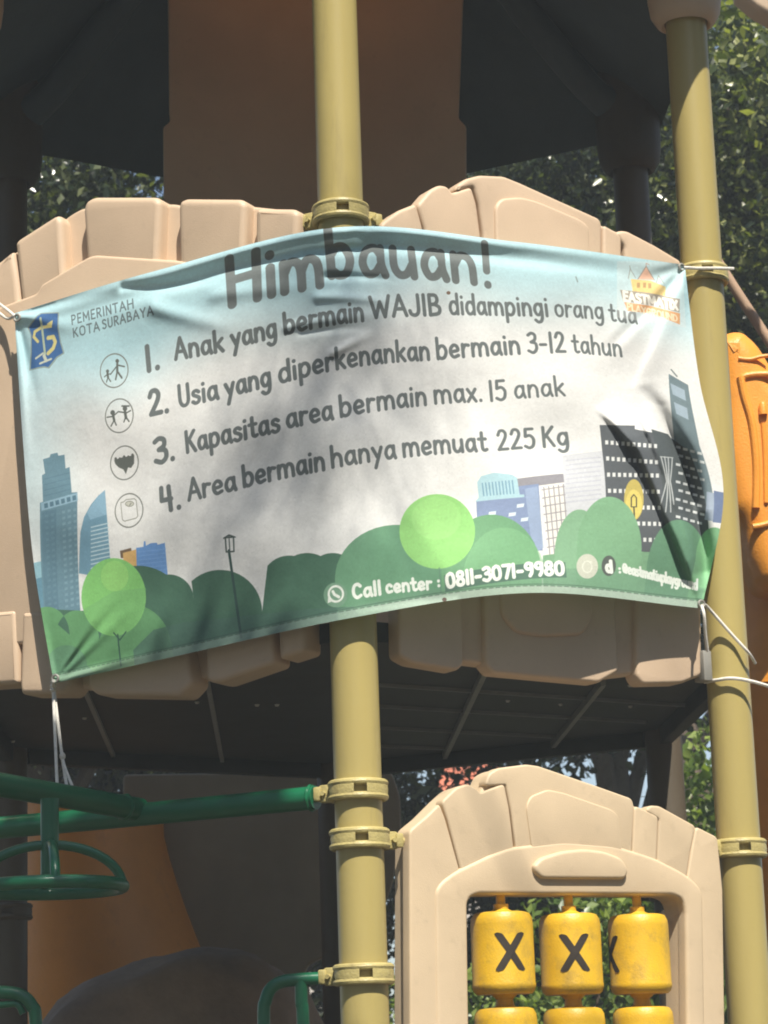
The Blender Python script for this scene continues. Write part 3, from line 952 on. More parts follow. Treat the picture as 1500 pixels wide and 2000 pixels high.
# hills, paler on the right where flare is put into the greens
HG, HD, HL = (0.40, 0.62, 0.44), (0.235, 0.405, 0.315), (0.50, 0.74, 0.52)
def hill(top, col, alpha=1.0):
    T_ = tex(top)
    poly(list(T_) + [(T_[-1][0], TH + 5), (T_[0][0], TH + 5)], col, alpha, True)
def bump(cx, cy, r_, sx=1.0, a0=180, a1=360):
    return [(cx + r_ * sx * math.cos(R(a)), cy + r_ * math.sin(R(a))) for a in np.linspace(a0, a1, 24)]
hill(bump(600, 1140, 60, 1.0) + bump(700, 1150, 75)[8:] , HD)
hill(bump(330, 1170, 48) + bump(430, 1195, 82)[6:] + bump(565, 1140, 55)[5:] + bump(650, 1130, 50)[4:], HD)
hill(bump(270, 1200, 95, 1.0, 200, 350), HD)
hill(bump(775, 1130, 105, 1.15), (0.37, 0.585, 0.44))
hill(bump(960, 1120, 115, 0.85), HG)
hill(bump(985, 1140, 110, 0.75), HL, 0.5)
hill([(1060, 1085), (1200, 1072), (1260, 1078), (1400, 1080)], (0.46, 0.65, 0.49))
hill(bump(1132, 1090, 95, 0.52), (0.50, 0.69, 0.53))
hill(bump(1190, 1072, 102, 0.62), (0.47, 0.67, 0.50))
hill(bump(1325, 1130, 115, 0.55), (0.36, 0.55, 0.42))
hill(bump(1395, 1090, 60, 0.6), (0.45, 0.68, 0.48))
poly([(60, 1192), (100, 1190), (300, 1200), (380, 1345), (90, 1350)], HD)
poly([(70, 1190)] + bump(92, 1240, 55, 0.8) + bump(150, 1250, 58, 0.75)[4:] + bump(255, 1270, 90, 0.9)[8:] + [(360, 1345), (100, 1345)], (0.36, 0.60, 0.38))
poly([(95, 1290)] + bump(130, 1300, 40, 1.0) + [(200, 1330), (105, 1340)], (0.33, 0.52, 0.40), 0.7)
hill([(260, 1270), (300, 1230), (360, 1215), (460, 1205), (600, 1190), (690, 1185), (700, 1200)], (0.25, 0.40, 0.345), 0.75)
hill([(660, 1190), (900, 1140), (1150, 1110), (1300, 1120), (1375, 1150)], (0.40, 0.58, 0.46), 0.55)
# round trees
ell(222, 1166, 63, 76, (0.50, 0.80, 0.42), rot=0.0)
poly([(164, 1190)] + [(222 + 62 * math.cos(R(a)), 1166 + 75 * math.sin(R(a))) for a in np.linspace(170, 10, 24)] + [(285, 1148), (222, 1155)], (0.45, 0.72, 0.42), 0.6)
ell(224, 1125, 27, 30, (0.62, 0.88, 0.46), 0.6)
line([(230, 1240), (236, 1300)], 4, (0.18, 0.34, 0.27))
line([(222, 1236), (234, 1250), (246, 1234)], 3, (0.18, 0.34, 0.27))
ell(854, 1038, 74, 73, (0.56, 0.83, 0.45))
ell(852, 1012, 48, 42, (0.62, 0.87, 0.50), 0.6)
line([(858, 1110), (862, 1170)], 3, (0.35, 0.52, 0.42), 0.8)
# lamp post
line([(447, 1075), (471, 1245)], 4.5, (0.15, 0.27, 0.25))
line([(440, 1050), (456, 1049), (457, 1077), (442, 1078), (440, 1050)], 2.6, (0.24, 0.30, 0.28))
line([(447, 1045), (449, 1078)], 2, (0.24, 0.30, 0.28))
line([(437, 1051), (447, 1045), (459, 1049)], 2.6, (0.24, 0.30, 0.28))
# headline and rules
word('Him', (446, 597), (632, 556), 90, 0.175, DK, up=(-6, 0))
word('b', (641, 539), (692, 537), 92, 0.175, DK)
word('auan', (704, 538), (933, 552), 88, 0.175, DK)
word('!', (944, 556), (962, 558), 82, 0.175, DK)
RULES = [
 ('1.', (285, 725), (313, 718), 46, .25), ('Anak', (342, 702), (438, 685), 40, .19), ('yang', (452, 680), (541, 657), 40, .19), ('bermain', (555, 653), (711, 626), 40, .19),
 ('WAJIB', (724, 621), (862, 615), 40, .20), ('didampingi', (878, 613), (1072, 617), 39, .18), ('orang', (1084, 617), (1180, 623), 36, .16), ('tua', (1190, 626), (1245, 632), 34, .16),
 ('2.', (292, 812), (330, 803), 46, .23), ('Usia', (350, 794), (427, 778), 40, .19), ('yang', (440, 776), (530, 752), 40, .19), ('diperkenankan', (545, 748), (840, 702), 40, .19),
 ('bermain', (853, 701), (1017, 690), 40, .19), ('3-12', (1031, 689), (1106, 688), 38, .18), ('tahun', (1118, 688), (1216, 696), 36, .16),
 ('3.', (302, 906), (342, 896), 46, .23), ('Kapasitas', (364, 884), (547, 842), 40, .19), ('area', (560, 836), (651, 818), 40, .19), ('bermain', (664, 814), (834, 790), 40, .19),
 ('max.', (848, 788), (943, 783), 40, .18), ('15', (956, 783), (990, 780), 38, .18), ('anak', (1005, 778), (1105, 772), 38, .16),
 ('4.', (314, 1000), (354, 991), 46, .23), ('Area', (368, 977), (462, 956), 40, .19), ('bermain', (475, 951), (635, 917), 40, .19), ('hanya', (647, 913), (774, 894), 40, .19),
 ('memuat', (787, 892), (952, 880), 40, .19), ('225', (972, 880), (1046, 874), 38, .18), ('Kg', (1060, 873), (1112, 868), 38, .18)]
for t_, a, c, cp, wt in RULES:
    word(t_, a, c, cp, wt * 0.88, DK)
word('PEMERINTAH', (140, 634), (262, 601), 17, 0.17, (0.36, 0.42, 0.44), gap=14)
word('KOTA', (143, 659), (195, 645), 17, 0.17, (0.36, 0.42, 0.44), gap=14)
word('SURABAYA', (200, 643), (300, 614), 17, 0.17, (0.36, 0.42, 0.44), gap=14)
# round pictograms
PG = (0.33, 0.35, 0.33)
for cx, cy in ((223, 724), (233, 812), (243, 904), (252, 997)):
    ring(cx, cy, 27, 33, 2.4, (0.45, 0.46, 0.44), R(8))
ell(229, 705, 3.5, 4, PG); line([(229, 710), (229, 725)], 5, PG); line([(229, 714), (216, 731)], 2.6, PG); line([(229, 713), (243, 716)], 2.8, PG)
line([(229, 725), (226, 741)], 3.6, PG); line([(229, 725), (238, 738)], 3.6, PG)
ell(210, 725, 3, 3.5, PG); line([(210, 729), (211, 737)], 5, PG); line([(210, 731), (204, 736)], 2.2, PG); line([(211, 731), (217, 730)], 2.2, PG); line([(211, 737), (208, 746)], 2.6, PG); line([(211, 737), (216, 745)], 2.6, PG)
ell(220, 806, 4.5, 5, PG); line([(221, 811), (223, 821)], 5.5, PG); line([(222, 813), (209, 815)], 2.6, PG); line([(222, 812), (231, 804), (245, 806)], 2.6, PG); line([(223, 821), (217, 832)], 3, PG); line([(223, 821), (227, 830)], 3, PG)
ell(244, 798, 4.5, 5, PG); line([(238, 793), (252, 793)], 3, PG); line([(244, 804), (246, 816)], 6, PG); line([(246, 807), (255, 802)], 2.6, PG); line([(245, 816), (242, 824)], 3, PG); line([(247, 816), (252, 823)], 3, PG)
for k in range(5):
    ell(226 + k * 8.2, 896 - k * 1.8 + (2 if k % 2 else 0), 2.6, 3, PG)
poly([(223, 899), (236, 894), (247, 892), (262, 889), (262, 905), (256, 914), (250, 913), (246, 926), (241, 917), (232, 913), (225, 906)], PG)
line([(236, 982), (242, 980), (246, 976), (262, 974), (266, 977), (269, 1008), (266, 1012), (243, 1018), (239, 1015), (236, 984)], 1.8, (0.58, 0.58, 0.54))
ell(253, 984, 8, 5, (0.80, 0.80, 0.75)); ring(253, 984, 8, 5, 1.6, (0.55, 0.55, 0.5)); line([(253, 987), (256, 983)], 1.6, (0.4, 0.4, 0.38))
# city shield
poly([(72, 616), (80, 611), (115, 610), (114, 640), (119, 668), (126, 690), (112, 699), (96, 720), (88, 718), (75, 720), (57, 724), (60, 690), (60, 655), (54, 640)], (0.55, 0.62, 0.60))
poly([(73, 618), (81, 613), (113, 612), (112, 640), (117, 669), (123, 689), (110, 697), (94, 717), (87, 715), (75, 717), (60, 721), (62, 690), (62, 655), (57, 640)], (0.20, 0.38, 0.62))
YC = (0.87, 0.82, 0.52)
line([(100, 630), (92, 638), (80, 640), (68, 648), (66, 658), (74, 667)], 6, YC)
poly([(92, 632), (103, 625), (101, 640), (92, 641)], YC)
line([(94, 660), (104, 658), (108, 668), (104, 680), (94, 690)], 8, YC)
line([(79, 622), (82, 640), (88, 692)], 5, (0.72, 0.78, 0.66))
line([(70, 700), (84, 690)], 4, (0.80, 0.82, 0.74)); line([(78, 710), (100, 701)], 4, (0.80, 0.82, 0.74)); line([(86, 695), (90, 704)], 7, (0.80, 0.82, 0.74))
# castle emblem
CY_ = (0.93, 0.75, 0.35)
poly([(1232, 545), (1270, 548), (1300, 560), (1300, 578), (1236, 570)], CY_)
poly([(1246, 545), (1262, 520), (1278, 547)], (0.92, 0.66, 0.52)); line([(1246, 545), (1262, 520), (1278, 547)], 1.6, (0.45, 0.42, 0.4))
poly([(1227, 544), (1231, 525), (1241, 542)], (0.70, 0.84, 0.84)); line([(1227, 544), (1231, 525), (1241, 542)], 1.5, (0.45, 0.5, 0.5))
poly([(1282, 552), (1286, 538), (1297, 554)], (0.74, 0.86, 0.84)); line([(1282, 552), (1286, 538), (1297, 554)], 1.4, (0.45, 0.5, 0.5))
line([(1262, 520), (1262, 514), (1268, 517)], 1.4, (0.6, 0.4, 0.3)); line([(1231, 525), (1230, 519)], 1.2, (0.4, 0.45, 0.4))
for x, y in ((1244, 552), (1256, 552), (1266, 553)):
    poly([(x, y), (x + 6, y), (x + 6, y + 10), (x, y + 10)], (0.62, 0.42, 0.16))
poly([(1211, 566), (1268, 572), (1328, 584), (1327, 610), (1270, 596), (1217, 588)], (0.50, 0.45, 0.38))
poly([(1219, 590), (1270, 597), (1328, 612), (1328, 634), (1275, 612), (1226, 607)], (0.86, 0.52, 0.24))
word('EASTMATIX', (1218, 586), (1324, 605), 17, 0.30, (0.95, 0.94, 0.88), gap=6)
word('PLAYGROUND', (1225, 604), (1324, 628), 12, 0.24, (0.97, 0.86, 0.66), gap=6)
poly([(1205, 510), (1332, 512), (1340, 640), (1205, 620)], (0.93, 0.92, 0.90), 0.28)
# bottom line
WH = (0.93, 0.96, 0.92)
ell(655, 1162, 23, 24, (0.43, 0.60, 0.49)); ring(656, 1160, 14, 15, 4, WH); poly([(641, 1164), (640, 1178), (653, 1173)], WH)
line([(650, 1155), (653, 1161), (662, 1166)], 5, WH)
word('Call', (689, 1169), (745, 1160), 26, 0.24, WH)
word('center', (754, 1158), (844, 1150), 25, 0.23, WH)
word(':', (853, 1148), (862, 1147), 24, 0.24, WH)
poly([(867, 1124), (1104, 1098), (1107, 1128), (870, 1156)], (0.30, 0.44, 0.37))
word('0811-3071-9980', (872, 1148), (1102, 1122), 26, 0.27, (0.96, 0.98, 0.94), gap=8)
ell(1147, 1106, 21, 24, (0.80, 0.81, 0.74)); ring(1147, 1107, 9, 11, 2.5, (0.87, 0.88, 0.82)); ell(1154, 1098, 2, 2, (0.87, 0.88, 0.82))
ell(1189, 1105, 14, 20, (0.30, 0.33, 0.31))
word('d', (1184, 1116), (1196, 1118), 22, 0.30, WH)
word(':', (1208, 1120), (1214, 1121), 19, 0.26, WH)
word('@eastmatixplayground', (1217, 1118), (1362, 1152), 20, 0.21, WH, gap=4)
# hem with its stitching
mixin(sm(0.976, 0.982, vv) * (0.35 + 0.3 * sm(0.4, 0.6, uu)), (0.80, 0.84, 0.80))
st = (np.abs(vv - 0.9795) < 0.0014) & ((xx % 22) < 15)
mixin(st.astype(np.float32) * 0.55, (0.18, 0.25, 0.22))
mixin(((np.abs(vv - 0.975) < 0.0013) * 0.35).astype(np.float32), (0.15, 0.22, 0.2))
ell(868, 1171, 4.5, 4, (0.32, 0.24, 0.20)); ell(876, 572, 4, 3.5, (0.45, 0.35, 0.28)); line([(1125, 541), (1128, 550)], 3, (0.45, 0.5, 0.5), 0.7)
# flare wash put into the ink colour, uneven, and the weave of the cloth
IMG[...] = IMG * 0.87 + np.array((0.90, 0.92, 0.91), np.float32) * 0.13
nzs = RNG.normal(0, 1, (TH // 6 + 2, TW // 6 + 2)).astype(np.float32)
nz_ = np.kron(nzs, np.ones((6, 6), np.float32))[:TH, :TW]
IMG *= (1 + 0.010 * nz_ + 0.014 * RNG.normal(0, 1, (TH, TW)).astype(np.float32))[..., None]
np.clip(IMG, 0, 1, out=IMG)
bi = bpy.data.images.new('banner_print', TW, TH)
rgba = np.ones((TH, TW, 4), np.float32)
rgba[..., :3] = IMG[::-1]
bi.pixels.foreach_set(rgba.ravel())
bi.update()
bi.pack()

BM = bpy.data.materials.new('banner_cloth')
BM.use_nodes = True
T = BM.node_tree
P = T.nodes['Principled BSDF']
ti = T.nodes.new('ShaderNodeTexImage'); ti.image = bi; ti.extension = 'EXTEND'
T.links.new(ti.outputs[0], P.inputs['Base Color'])
P.inputs['Roughness'].default_value = 0.62
P.inputs['Specular IOR Level'].default_value = 0.3
tcn = T.nodes.new('ShaderNodeTexCoord')
nzn = T.nodes.new('ShaderNodeTexNoise'); nzn.inputs['Scale'].default_value = 6; nzn.inputs['Detail'].default_value = 5
T.links.new(tcn.outputs['Object'], nzn.inputs['Vector'])
bpn = T.nodes.new('ShaderNodeBump'); bpn.inputs['Strength'].default_value = 0.3; bpn.inputs['Distance'].default_value = 0.02
T.links.new(nzn.outputs['Fac'], bpn.inputs['Height'])
T.links.new(bpn.outputs[0], P.inputs['Normal'])
trn = T.nodes.new('ShaderNodeBsdfTranslucent')
T.links.new(ti.outputs[0], trn.inputs['Color'])
msn = T.nodes.new('ShaderNodeMixShader'); msn.inputs[0].default_value = 0.16
T.links.new(P.outputs[0], msn.inputs[1]); T.links.new(trn.outputs[0], msn.inputs[2])
T.links.new(msn.outputs[0], T.nodes['Material Output'].inputs[0])

# the sheet: hung round the near post along both sides, with folds pulled towards its corners
GU, GV = 330, 190
gu, gv = np.meshgrid(np.linspace(0, 1, GU), np.linspace(0, 1, GV))
gp = uv_px(gu, gv)
# scalloped edges
def seg_ridge(px0, px1, wid, wid2=None, skew=1.0):
    """1 on a straight fold between two points of the sheet, falling off to the sides."""
    a, c = px_uv([px0, px1])
    asp = np.array([1.95, 1.0])
    A, C_ = a * asp, c * asp
    d = C_ - A
    Q = np.stack([gu * asp[0], gv * asp[1]], -1) - A
    t = np.clip((Q @ d) / (d @ d), 0, 1)
    dist = np.linalg.norm(Q - t[..., None] * d, axis=-1)
    side = np.sign(Q[..., 0] * d[1] - Q[..., 1] * d[0])
    w_ = (wid + ((wid2 or wid) - wid) * t) * np.where(side > 0, skew, 2 - skew)
    return np.exp(-(dist / w_) ** 2), t, side, dist
off = np.full(gu.shape, 0.088)
off += 0.060 * np.exp(-(((gu - 0.76) / 0.17) ** 2 + ((gv - 1.0) / 0.30) ** 2))      # billow at the lower right
off += 0.018 * np.exp(-(((gu - 0.20) / 0.16) ** 2 + ((gv - 0.55) / 0.35) ** 2))
off -= 0.030 * np.exp(-((gu - 1.0) / 0.10) ** 2) * np.exp(-((gv - 0.0) / 0.25) ** 2)
dsp = np.zeros_like(gu)
# rolled top hem: a lip, then a hollow below it
lip = np.exp(-((gv - 0.012) / 0.012) ** 2); hol = np.exp(-((gv - 0.048) / 0.018) ** 2)
amp = np.exp(-((gu - 0.50) / 0.30) ** 2)
dsp += lip * 0.013 * amp - hol * 0.020 * amp
FOLDS = [  # from, to, height, width at start, width at end
    ((1336, 520), (1180, 700), 0.014, 0.010, 0.035), ((1336, 520), (1230, 560), -0.012, 0.010, 0.025), ((1336, 522), (1320, 660), 0.012, 0.010, 0.03), ((1336, 522), (1255, 625), -0.018, 0.008, 0.02),
    ((30, 614), (70, 780), -0.012, 0.008, 0.02), ((30, 614), (150, 640), 0.010, 0.008, 0.025), ((32, 616), (55, 900), 0.010, 0.008, 0.016), ((30, 614), (230, 560), -0.014, 0.008, 0.02),
    ((106, 1333), (255, 1190), 0.007, 0.006, 0.016), ((106, 1333), (200, 1180), 0.007, 0.006, 0.014), ((106, 1333), (230, 1180), -0.006, 0.005, 0.012), ((106, 1333), (75, 1190), 0.010, 0.008, 0.02), ((106, 1333), (300, 1275), 0.008, 0.006, 0.014),
    ((640, 540), (760, 545), -0.012, 0.010, 0.006), ((560, 640), (740, 615), 0.007, 0.010, 0.012), ((590, 650), (720, 640), -0.007, 0.008, 0.010), ((620, 580), (760, 590), 0.010, 0.012, 0.012),
    ((650, 690), (720, 655), 0.008, 0.010, 0.012), ((420, 575), (600, 560), 0.008, 0.02, 0.02), ((300, 600), (450, 640), 0.010, 0.02, 0.02), ((240, 560), (420, 545), -0.012, 0.012, 0.012),
    ((640, 445), (560, 620), 0.006, 0.02, 0.03), ((700, 445), (830, 640), 0.008, 0.02, 0.04), ((890, 1175), (700, 1200), 0.006, 0.01, 0.01)]
for a, c, h_, w1, w2 in FOLDS:
    deep = abs(h_) > 0.022
    e_, t, side, dist = seg_ridge(a, c, w1, w2, 0.5 if deep else 1.0)
    dsp += h_ * e_ * ((1 - t ** 2.2) * np.minimum(1, 0.35 + t * 3) if deep else (1 - 0.85 * t ** 1.5))
def fold(path, h_, w_ll, w_ur, grow=0.25, fade=0.2):
    """A long crease along a bent line: w_ll and w_ur are its widths below left and above right."""
    asp = np.array([1.95, 1.0])
    q = px_uv(path) * asp
    Q = np.stack([gu * asp[0], gv * asp[1]], -1)
    best = np.full(gu.shape, 1e9); sd = np.ones(gu.shape); tt_ = np.zeros(gu.shape)
    n_ = len(q) - 1
    for i in range(n_):
        d = q[i + 1] - q[i]
        w = Q - q[i]
        t = np.clip((w @ d) / (d @ d), 0, 1)
        r_ = w - t[..., None] * d
        dist = np.linalg.norm(r_, axis=-1)
        m_ = dist < best
        best = np.where(m_, dist, best)
        sd = np.where(m_, np.sign(w[..., 0] * d[1] - w[..., 1] * d[0]), sd)
        tt_ = np.where(m_, (i + t) / n_, tt_)
    w_ = np.where(sd < 0, w_ll, w_ur)
    env = np.minimum(1, tt_ / grow) * np.minimum(1, (1 - tt_) / fade + 0.25)
    return h_ * np.exp(-(best / w_) ** 2) * env
A_ = [(1165, 795), (1209, 836), (1248, 881), (1270, 931), (1301, 1006), (1337, 1089), (1367, 1168)]
B_ = [(1245, 800), (1260, 830), (1272, 857), (1292, 905), (1319, 979), (1342, 1038), (1366, 1130)]
C_ = [(1254, 752), (1285, 795), (1310, 845), (1335, 896), (1355, 1000), (1372, 1080), (1378, 1150)]
dsp += fold(A_, 0.034, 0.009, 0.034) + fold(B_, 0.023, 0.009, 0.020) + fold(C_, -0.080, 0.022, 0.026, 0.6, 0.1)
dsp += fold([(1337, 520), (1290, 580), (1245, 625), (1190, 680)], -0.016, 0.014, 0.014, 0.2, 0.8)
dsp += fold([(1337, 520), (1310, 600), (1280, 680), (1240, 760)], 0.012, 0.012, 0.03, 0.2, 0.8)
dsp += 0.0035 * np.sin(gu * 31 + 4 * gv) * np.sin(gv * 17 + 1.3) + 0.003 * np.sin(gu * 13 - gv * 21)
NLv, NRv = np.array(FL.n), np.array(FR.n)
oL = np.array(FL.o); eye = np.array(EYE)
D_ = (np.array(RGT) * ((gp[..., :1] - CX) / FOC) + np.array(UPV) * ((CY - gp[..., 1:]) / FOC) + np.array(FWD))
tl = ((oL - eye) @ NLv + off) / (D_ @ NLv)
tr = ((oL - eye) @ NRv + off) / (D_ @ NRv)
kk = 0.030
tm = kk * np.logaddexp(tl / kk, tr / kk) - kk * 0.25
wr = 1 / (1 + np.exp(-(tr - tl) / 0.05))
nrm_ = NLv * (1 - wr[..., None]) + NRv * wr[..., None]
BP = eye + D_ * (tm - dsp * 1.1)[..., None]
me = bpy.data.meshes.new('banner')
idx = np.arange(GU * GV).reshape(GV, GU)
quads = np.stack([idx[:-1, :-1], idx[1:, :-1], idx[1:, 1:], idx[:-1, 1:]], -1).reshape(-1, 4)
me.from_pydata(BP.reshape(-1, 3).tolist(), [], quads.tolist())
uvl = me.uv_layers.new(name='UVMap')
lv = np.empty(len(me.loops), np.int32); me.loops.foreach_get('vertex_index', lv)
uvs = np.stack([gu.ravel()[lv], 1 - gv.ravel()[lv]], -1).astype(np.float32)
uvl.data.foreach_set('uv', uvs.ravel())
me.polygons.foreach_set('use_smooth', [True] * len(me.polygons))
banner = obj('banner', me, BM)
tag(banner, 'printed cloth banner with playground rules tied across the front of the tower', 'banner')

def bpt(px, py):
    u, v = px_uv([(px, py)])[0]
    i = min(max(int(round(v * (GV - 1))), 0), GV - 1); j = min(max(int(round(u * (GU - 1))), 0), GU - 1)
    return Vector(BP[i, j].tolist())
def eyelet(px, py):
    p = bpt(px, py)
    n_ = Vector(NRv.tolist()) if px > 700 else Vector(NLv.tolist())
    a = n_.cross(ZUP).normalized()
    b_ = MB()
    pts = [p + n_ * 0.004 + (a * math.cos(q) + ZUP * math.sin(q)) * 0.009 for q in np.linspace(0, 2 * math.pi, 17)]
    b_.tube(pts, 0.0035, 8, caps=False)
    obj('eyelet', b_.mesh('eyelet'), GREY, banner)
for e in ((34, 620), (1331, 525), (1367, 1180), (111, 1326)):
    eyelet(*e)

# ------------------------------------------------------------------ cords
def cord(label, paths, rads=0.0042, mt=CORD, name='tie_cord'):
    b_ = MB()
    for pth in paths:
        b_.tube(smooth_path(pth, 5), rads, 8)
    o = obj(name, b_.mesh(name), mt)
    tag(o, label, 'cord', 'cords tying the banner')
    return o
pTL, pTR, pBL, pBR = bpt(32, 617), bpt(1333, 522), bpt(108, 1332), bpt(1369, 1184)
fL = lambda x, y, d: FL.w(*(lambda q: (q[0], d, q[1]))(FL.px(x, y, d)))
fR = lambda x, y, d: FR.w(*(lambda q: (q[0], d, q[1]))(FR.px(x, y, d)))
cord('pale cord from the upper left corner of the banner to the left post', [[pTL + FL.n * 0.006, fL(10, 602, 0.075), fL(-20, 582, 0.07), fL(-75, 560, 0.06)],
     [pTL + FL.n * 0.006, fL(14, 622, 0.075), fL(-10, 606, 0.07), fL(-75, 570, 0.06)]])
v1 = VX[1]
cord('taut white cord from the upper right corner of the banner to the post clamp', [[pTR + FR.n * 0.003, at(1345, 523, pTR.y + 0.004), at(1362, 524, v1.y - PR - 0.02), at(1400, 524, v1.y - PR - 0.022), at(1432, 525, v1.y - PR + 0.01)]], 0.0048)
cord('white cords hanging from the lower left corner of the banner to the green bar', [
    [pBL + FL.n * 0.005, at(104, 1350, 6.30), at(107, 1420, 6.22), at(112, 1545, 6.12)],
    [pBL + FL.n * 0.006, at(106, 1350, 6.30), at(121, 1475, 6.20), at(133, 1550, 6.12)],
    [at(121, 1475, 6.20), at(127, 1500, 6.17), at(147, 1550, 6.12)]], 0.0040)
kb = MB()
kb.tube([at(104, q, 6.30) for q in (1329, 1332, 1336, 1340, 1344, 1348, 1352)], [0.005, 0.009, 0.0065, 0.0095, 0.0065, 0.009, 0.005], 10)
tag(obj('knot', kb.mesh('knot'), CORD), 'thick white knot right under the lower left corner of the banner', 'knot')
tag(obj('knot', MB().tube([at(122, q, 6.19) for q in (1470, 1474, 1480, 1484)], [0.004, 0.0075, 0.0075, 0.004], 10).mesh('knot'), CORD), 'small white knot where the hanging cords fork above the green bar', 'knot')
YW = v1.y - PR - 0.015
cord('white cord running down across the right post from the lower right corner of the banner', [[pBR + FR.n * 0.01, at(1382, 1186, YW - 0.02), at(1430, 1240, YW), at(1462, 1275, YW + 0.01), at(1475, 1295, YW + 0.06)]], 0.0044)
cord('white loose cord leaving the right post towards the orange slide', [[at(1376, 1332, YW + 0.06), at(1402, 1328, YW + 0.015), at(1425, 1325, YW), at(1455, 1328, YW), at(1500, 1340, YW + 0.02), at(1560, 1362, YW + 0.1)]], 0.0048)
cord('short cord below the lower right corner of the banner', [[pBR + FR.n * 0.006, at(1375, 1200, 6.42), at(1378, 1240, 6.44), at(1382, 1272, 6.46)]], 0.0042)

# ------------------------------------------------------------------ green bars on the left
zb_ = zat(0, 1550, V0)
climb = thing('overhead_climber', 'dark green overhead climbing bars fixed to the near post on the left', 'climbing bars', (V0.x - 0.6, V0.y + 0.2, zb_))
A0 = FL.w(0.115, 0.0, zb_)
qa = hit(0, 1622, (0, 0, zb_), ZUP)
dL = FL.d
A1 = A0 + dL * 2.2
obj('bar', MB().tube([A0, A1], 0.0285, 20).mesh('bar'), GREEN, climb)
J = A0 + dL * 0.50
B1 = hit(-140, 1508, (0, 5.75, 0), Vector((0, 1, 0)))
B0 = J + ZUP * 0.012
Bdir = (B1 - B0)
obj('bar', MB().tube([B0, B0 + Bdir * 0.25, B0 + Bdir * 0.6, B1], 0.029, 20).mesh('bar'), GREEN, climb)
def weld(p, d, r_):
    d = d.normalized(); a = d.cross(ZUP).normalized(); c = d.cross(a)
    obj('weld', MB().tube([p + (a * math.cos(q) + c * math.sin(q)) * r_ * (1 + 0.04 * math.sin(9 * q)) for q in np.linspace(0, 2 * math.pi, 33)], 0.0045, 6, caps=False).mesh('weld'), GREEN, climb)
weld(B0 + Bdir.normalized() * 0.055, Bdir, 0.029)
weld(A0 + dL * 0.012, dL, 0.0285)
# hanging wheel
tt = 0.66
hc = B0 + Bdir * tt
pc = None
hx = hit(97, 1600, (0, hc.y, 0), Vector((0, 1, 0)))
wc = Vector((hx.x, hx.y, 0))
zhub, zring = hit(98, 1650, (0, wc.y, 0), Vector((0, 1, 0))).z, hit(98, 1734, (0, wc.y, 0), Vector((0, 1, 0))).z
ztop = hit(98, 1560, (0, wc.y, 0), Vector((0, 1, 0))).z
obj('hanger', MB().tube([wc + ZUP * ztop, wc + ZUP * (zring + 0.03)], 0.0215, 18).mesh('hanger'), GREEN, climb)
rw = 0.170
wheel = obj('wheel', MB().tube([wc + Vector((math.cos(q) * rw, math.sin(q) * rw, zring)) for q in np.linspace(0, 2 * math.pi, 49)], 0.0155, 14, caps=False).mesh('wheel'), GREEN, climb)
for k in range(4):
    a = R(12 + 90 * k)
    d = Vector((math.cos(a), math.sin(a), 0))
    pth = [wc + d * (rw * math.sin(q)) + ZUP * (zring + (zhub - zring) * math.cos(q)) for q in np.linspace(0.05, math.pi / 2, 12)]
    obj('spoke', MB().tube(pth, 0.0115, 12).mesh('spoke'), GREEN, wheel)

def loop_ladder(paths, label, loc):
    t = thing('loop_ladder', label, 'ladder', loc, 'green loop ladders')
    for pth, r_ in paths:
        obj('rail', MB().tube(smooth_path(pth, 6), r_, 16).mesh('rail'), GREEN, t)
    return t
Yq = V0.y - 0.01
loop_ladder([([at(622, 1911, Yq), at(585, 1913, Yq), at(552, 1917, Yq), at(530, 1930, Yq), at(519, 1955, Yq), at(515, 2000, Yq), at(518, 2300, Yq), (at(518, 2300, Yq) * 1).xy.to_3d()], 0.0150),
             ([at(588, 1915, Yq), at(589, 1960, Yq), at(592, 2000, Yq), at(598, 2300, Yq), (at(598, 2300, Yq)).xy.to_3d()], 0.0150)],
            'bright green bent ladder rails clamped low on the near post', (at(550, 1950, Yq).x, Yq, 0))
loop_ladder([([at(-60, 1942, Yq), at(0, 1938, Yq), at(40, 1944, Yq), at(62, 1965, Yq), at(70, 2000, Yq), at(74, 2200, Yq), (at(74, 2200, Yq)).xy.to_3d()], 0.0155),
             ([at(-40, 1968, Yq), at(10, 1962, Yq), at(34, 1962, Yq), at(45, 1980, Yq)], 0.008)],
            'dark green loop rail in the shade at the lower left edge', (at(30, 1990, Yq).x, Yq, 0))

# ------------------------------------------------------------------ things behind and below the deck
Y1 = 8.55
sl = thing('spiral_slide', 'big orange slide side in deep shade under the deck', 'slide', (at(200, 1800, Y1).x, Y1 + 0.3, 0))
vs, fs = [], []
n1, n2 = 26, 14
xl, xr0, xr1 = at(24, 1700, Y1).x, at(312, 1610, Y1).x, at(402, 1870, Y1).x
for j in range(n2 + 1):
    py = 1560 + (2300 - 1560) * j / n2
    xr = at(305 + 90 * min(1.6, max(0, (py - 1600) / 270)) ** 1.25, py, Y1).x
    z = at(200, py, Y1).z
    for i in range(n1 + 1):
        t = i / n1
        x = xl + (xr - xl) * t
        vs.append((x, Y1 + 0.35 * (2 * t - 0.75) ** 2 - 0.1, z))
k = len(vs)
for p in list(vs):
    vs.append((p[0], p[1] + 0.05, p[2]))
W1 = n1 + 1
for j in range(n2):
    for i in range(n1):
        a = j * W1 + i
        fs += [(a, a + 1, a + W1 + 1, a + W1), (k + a, k + a + W1, k + a + W1 + 1, k + a + 1)]
rim = [j * W1 + n1 for j in range(n2 + 1)]
for a, c in zip(rim[:-1], rim[1:]):
    fs.append((a, k + a, k + c, c))
top = list(range(W1))
for a, c in zip(top[:-1], top[1:]):
    fs.append((a, c, k + c, k + a))
obj('side_wall', MB().add(vs, fs).mesh('side_wall'), ORANGED, sl)
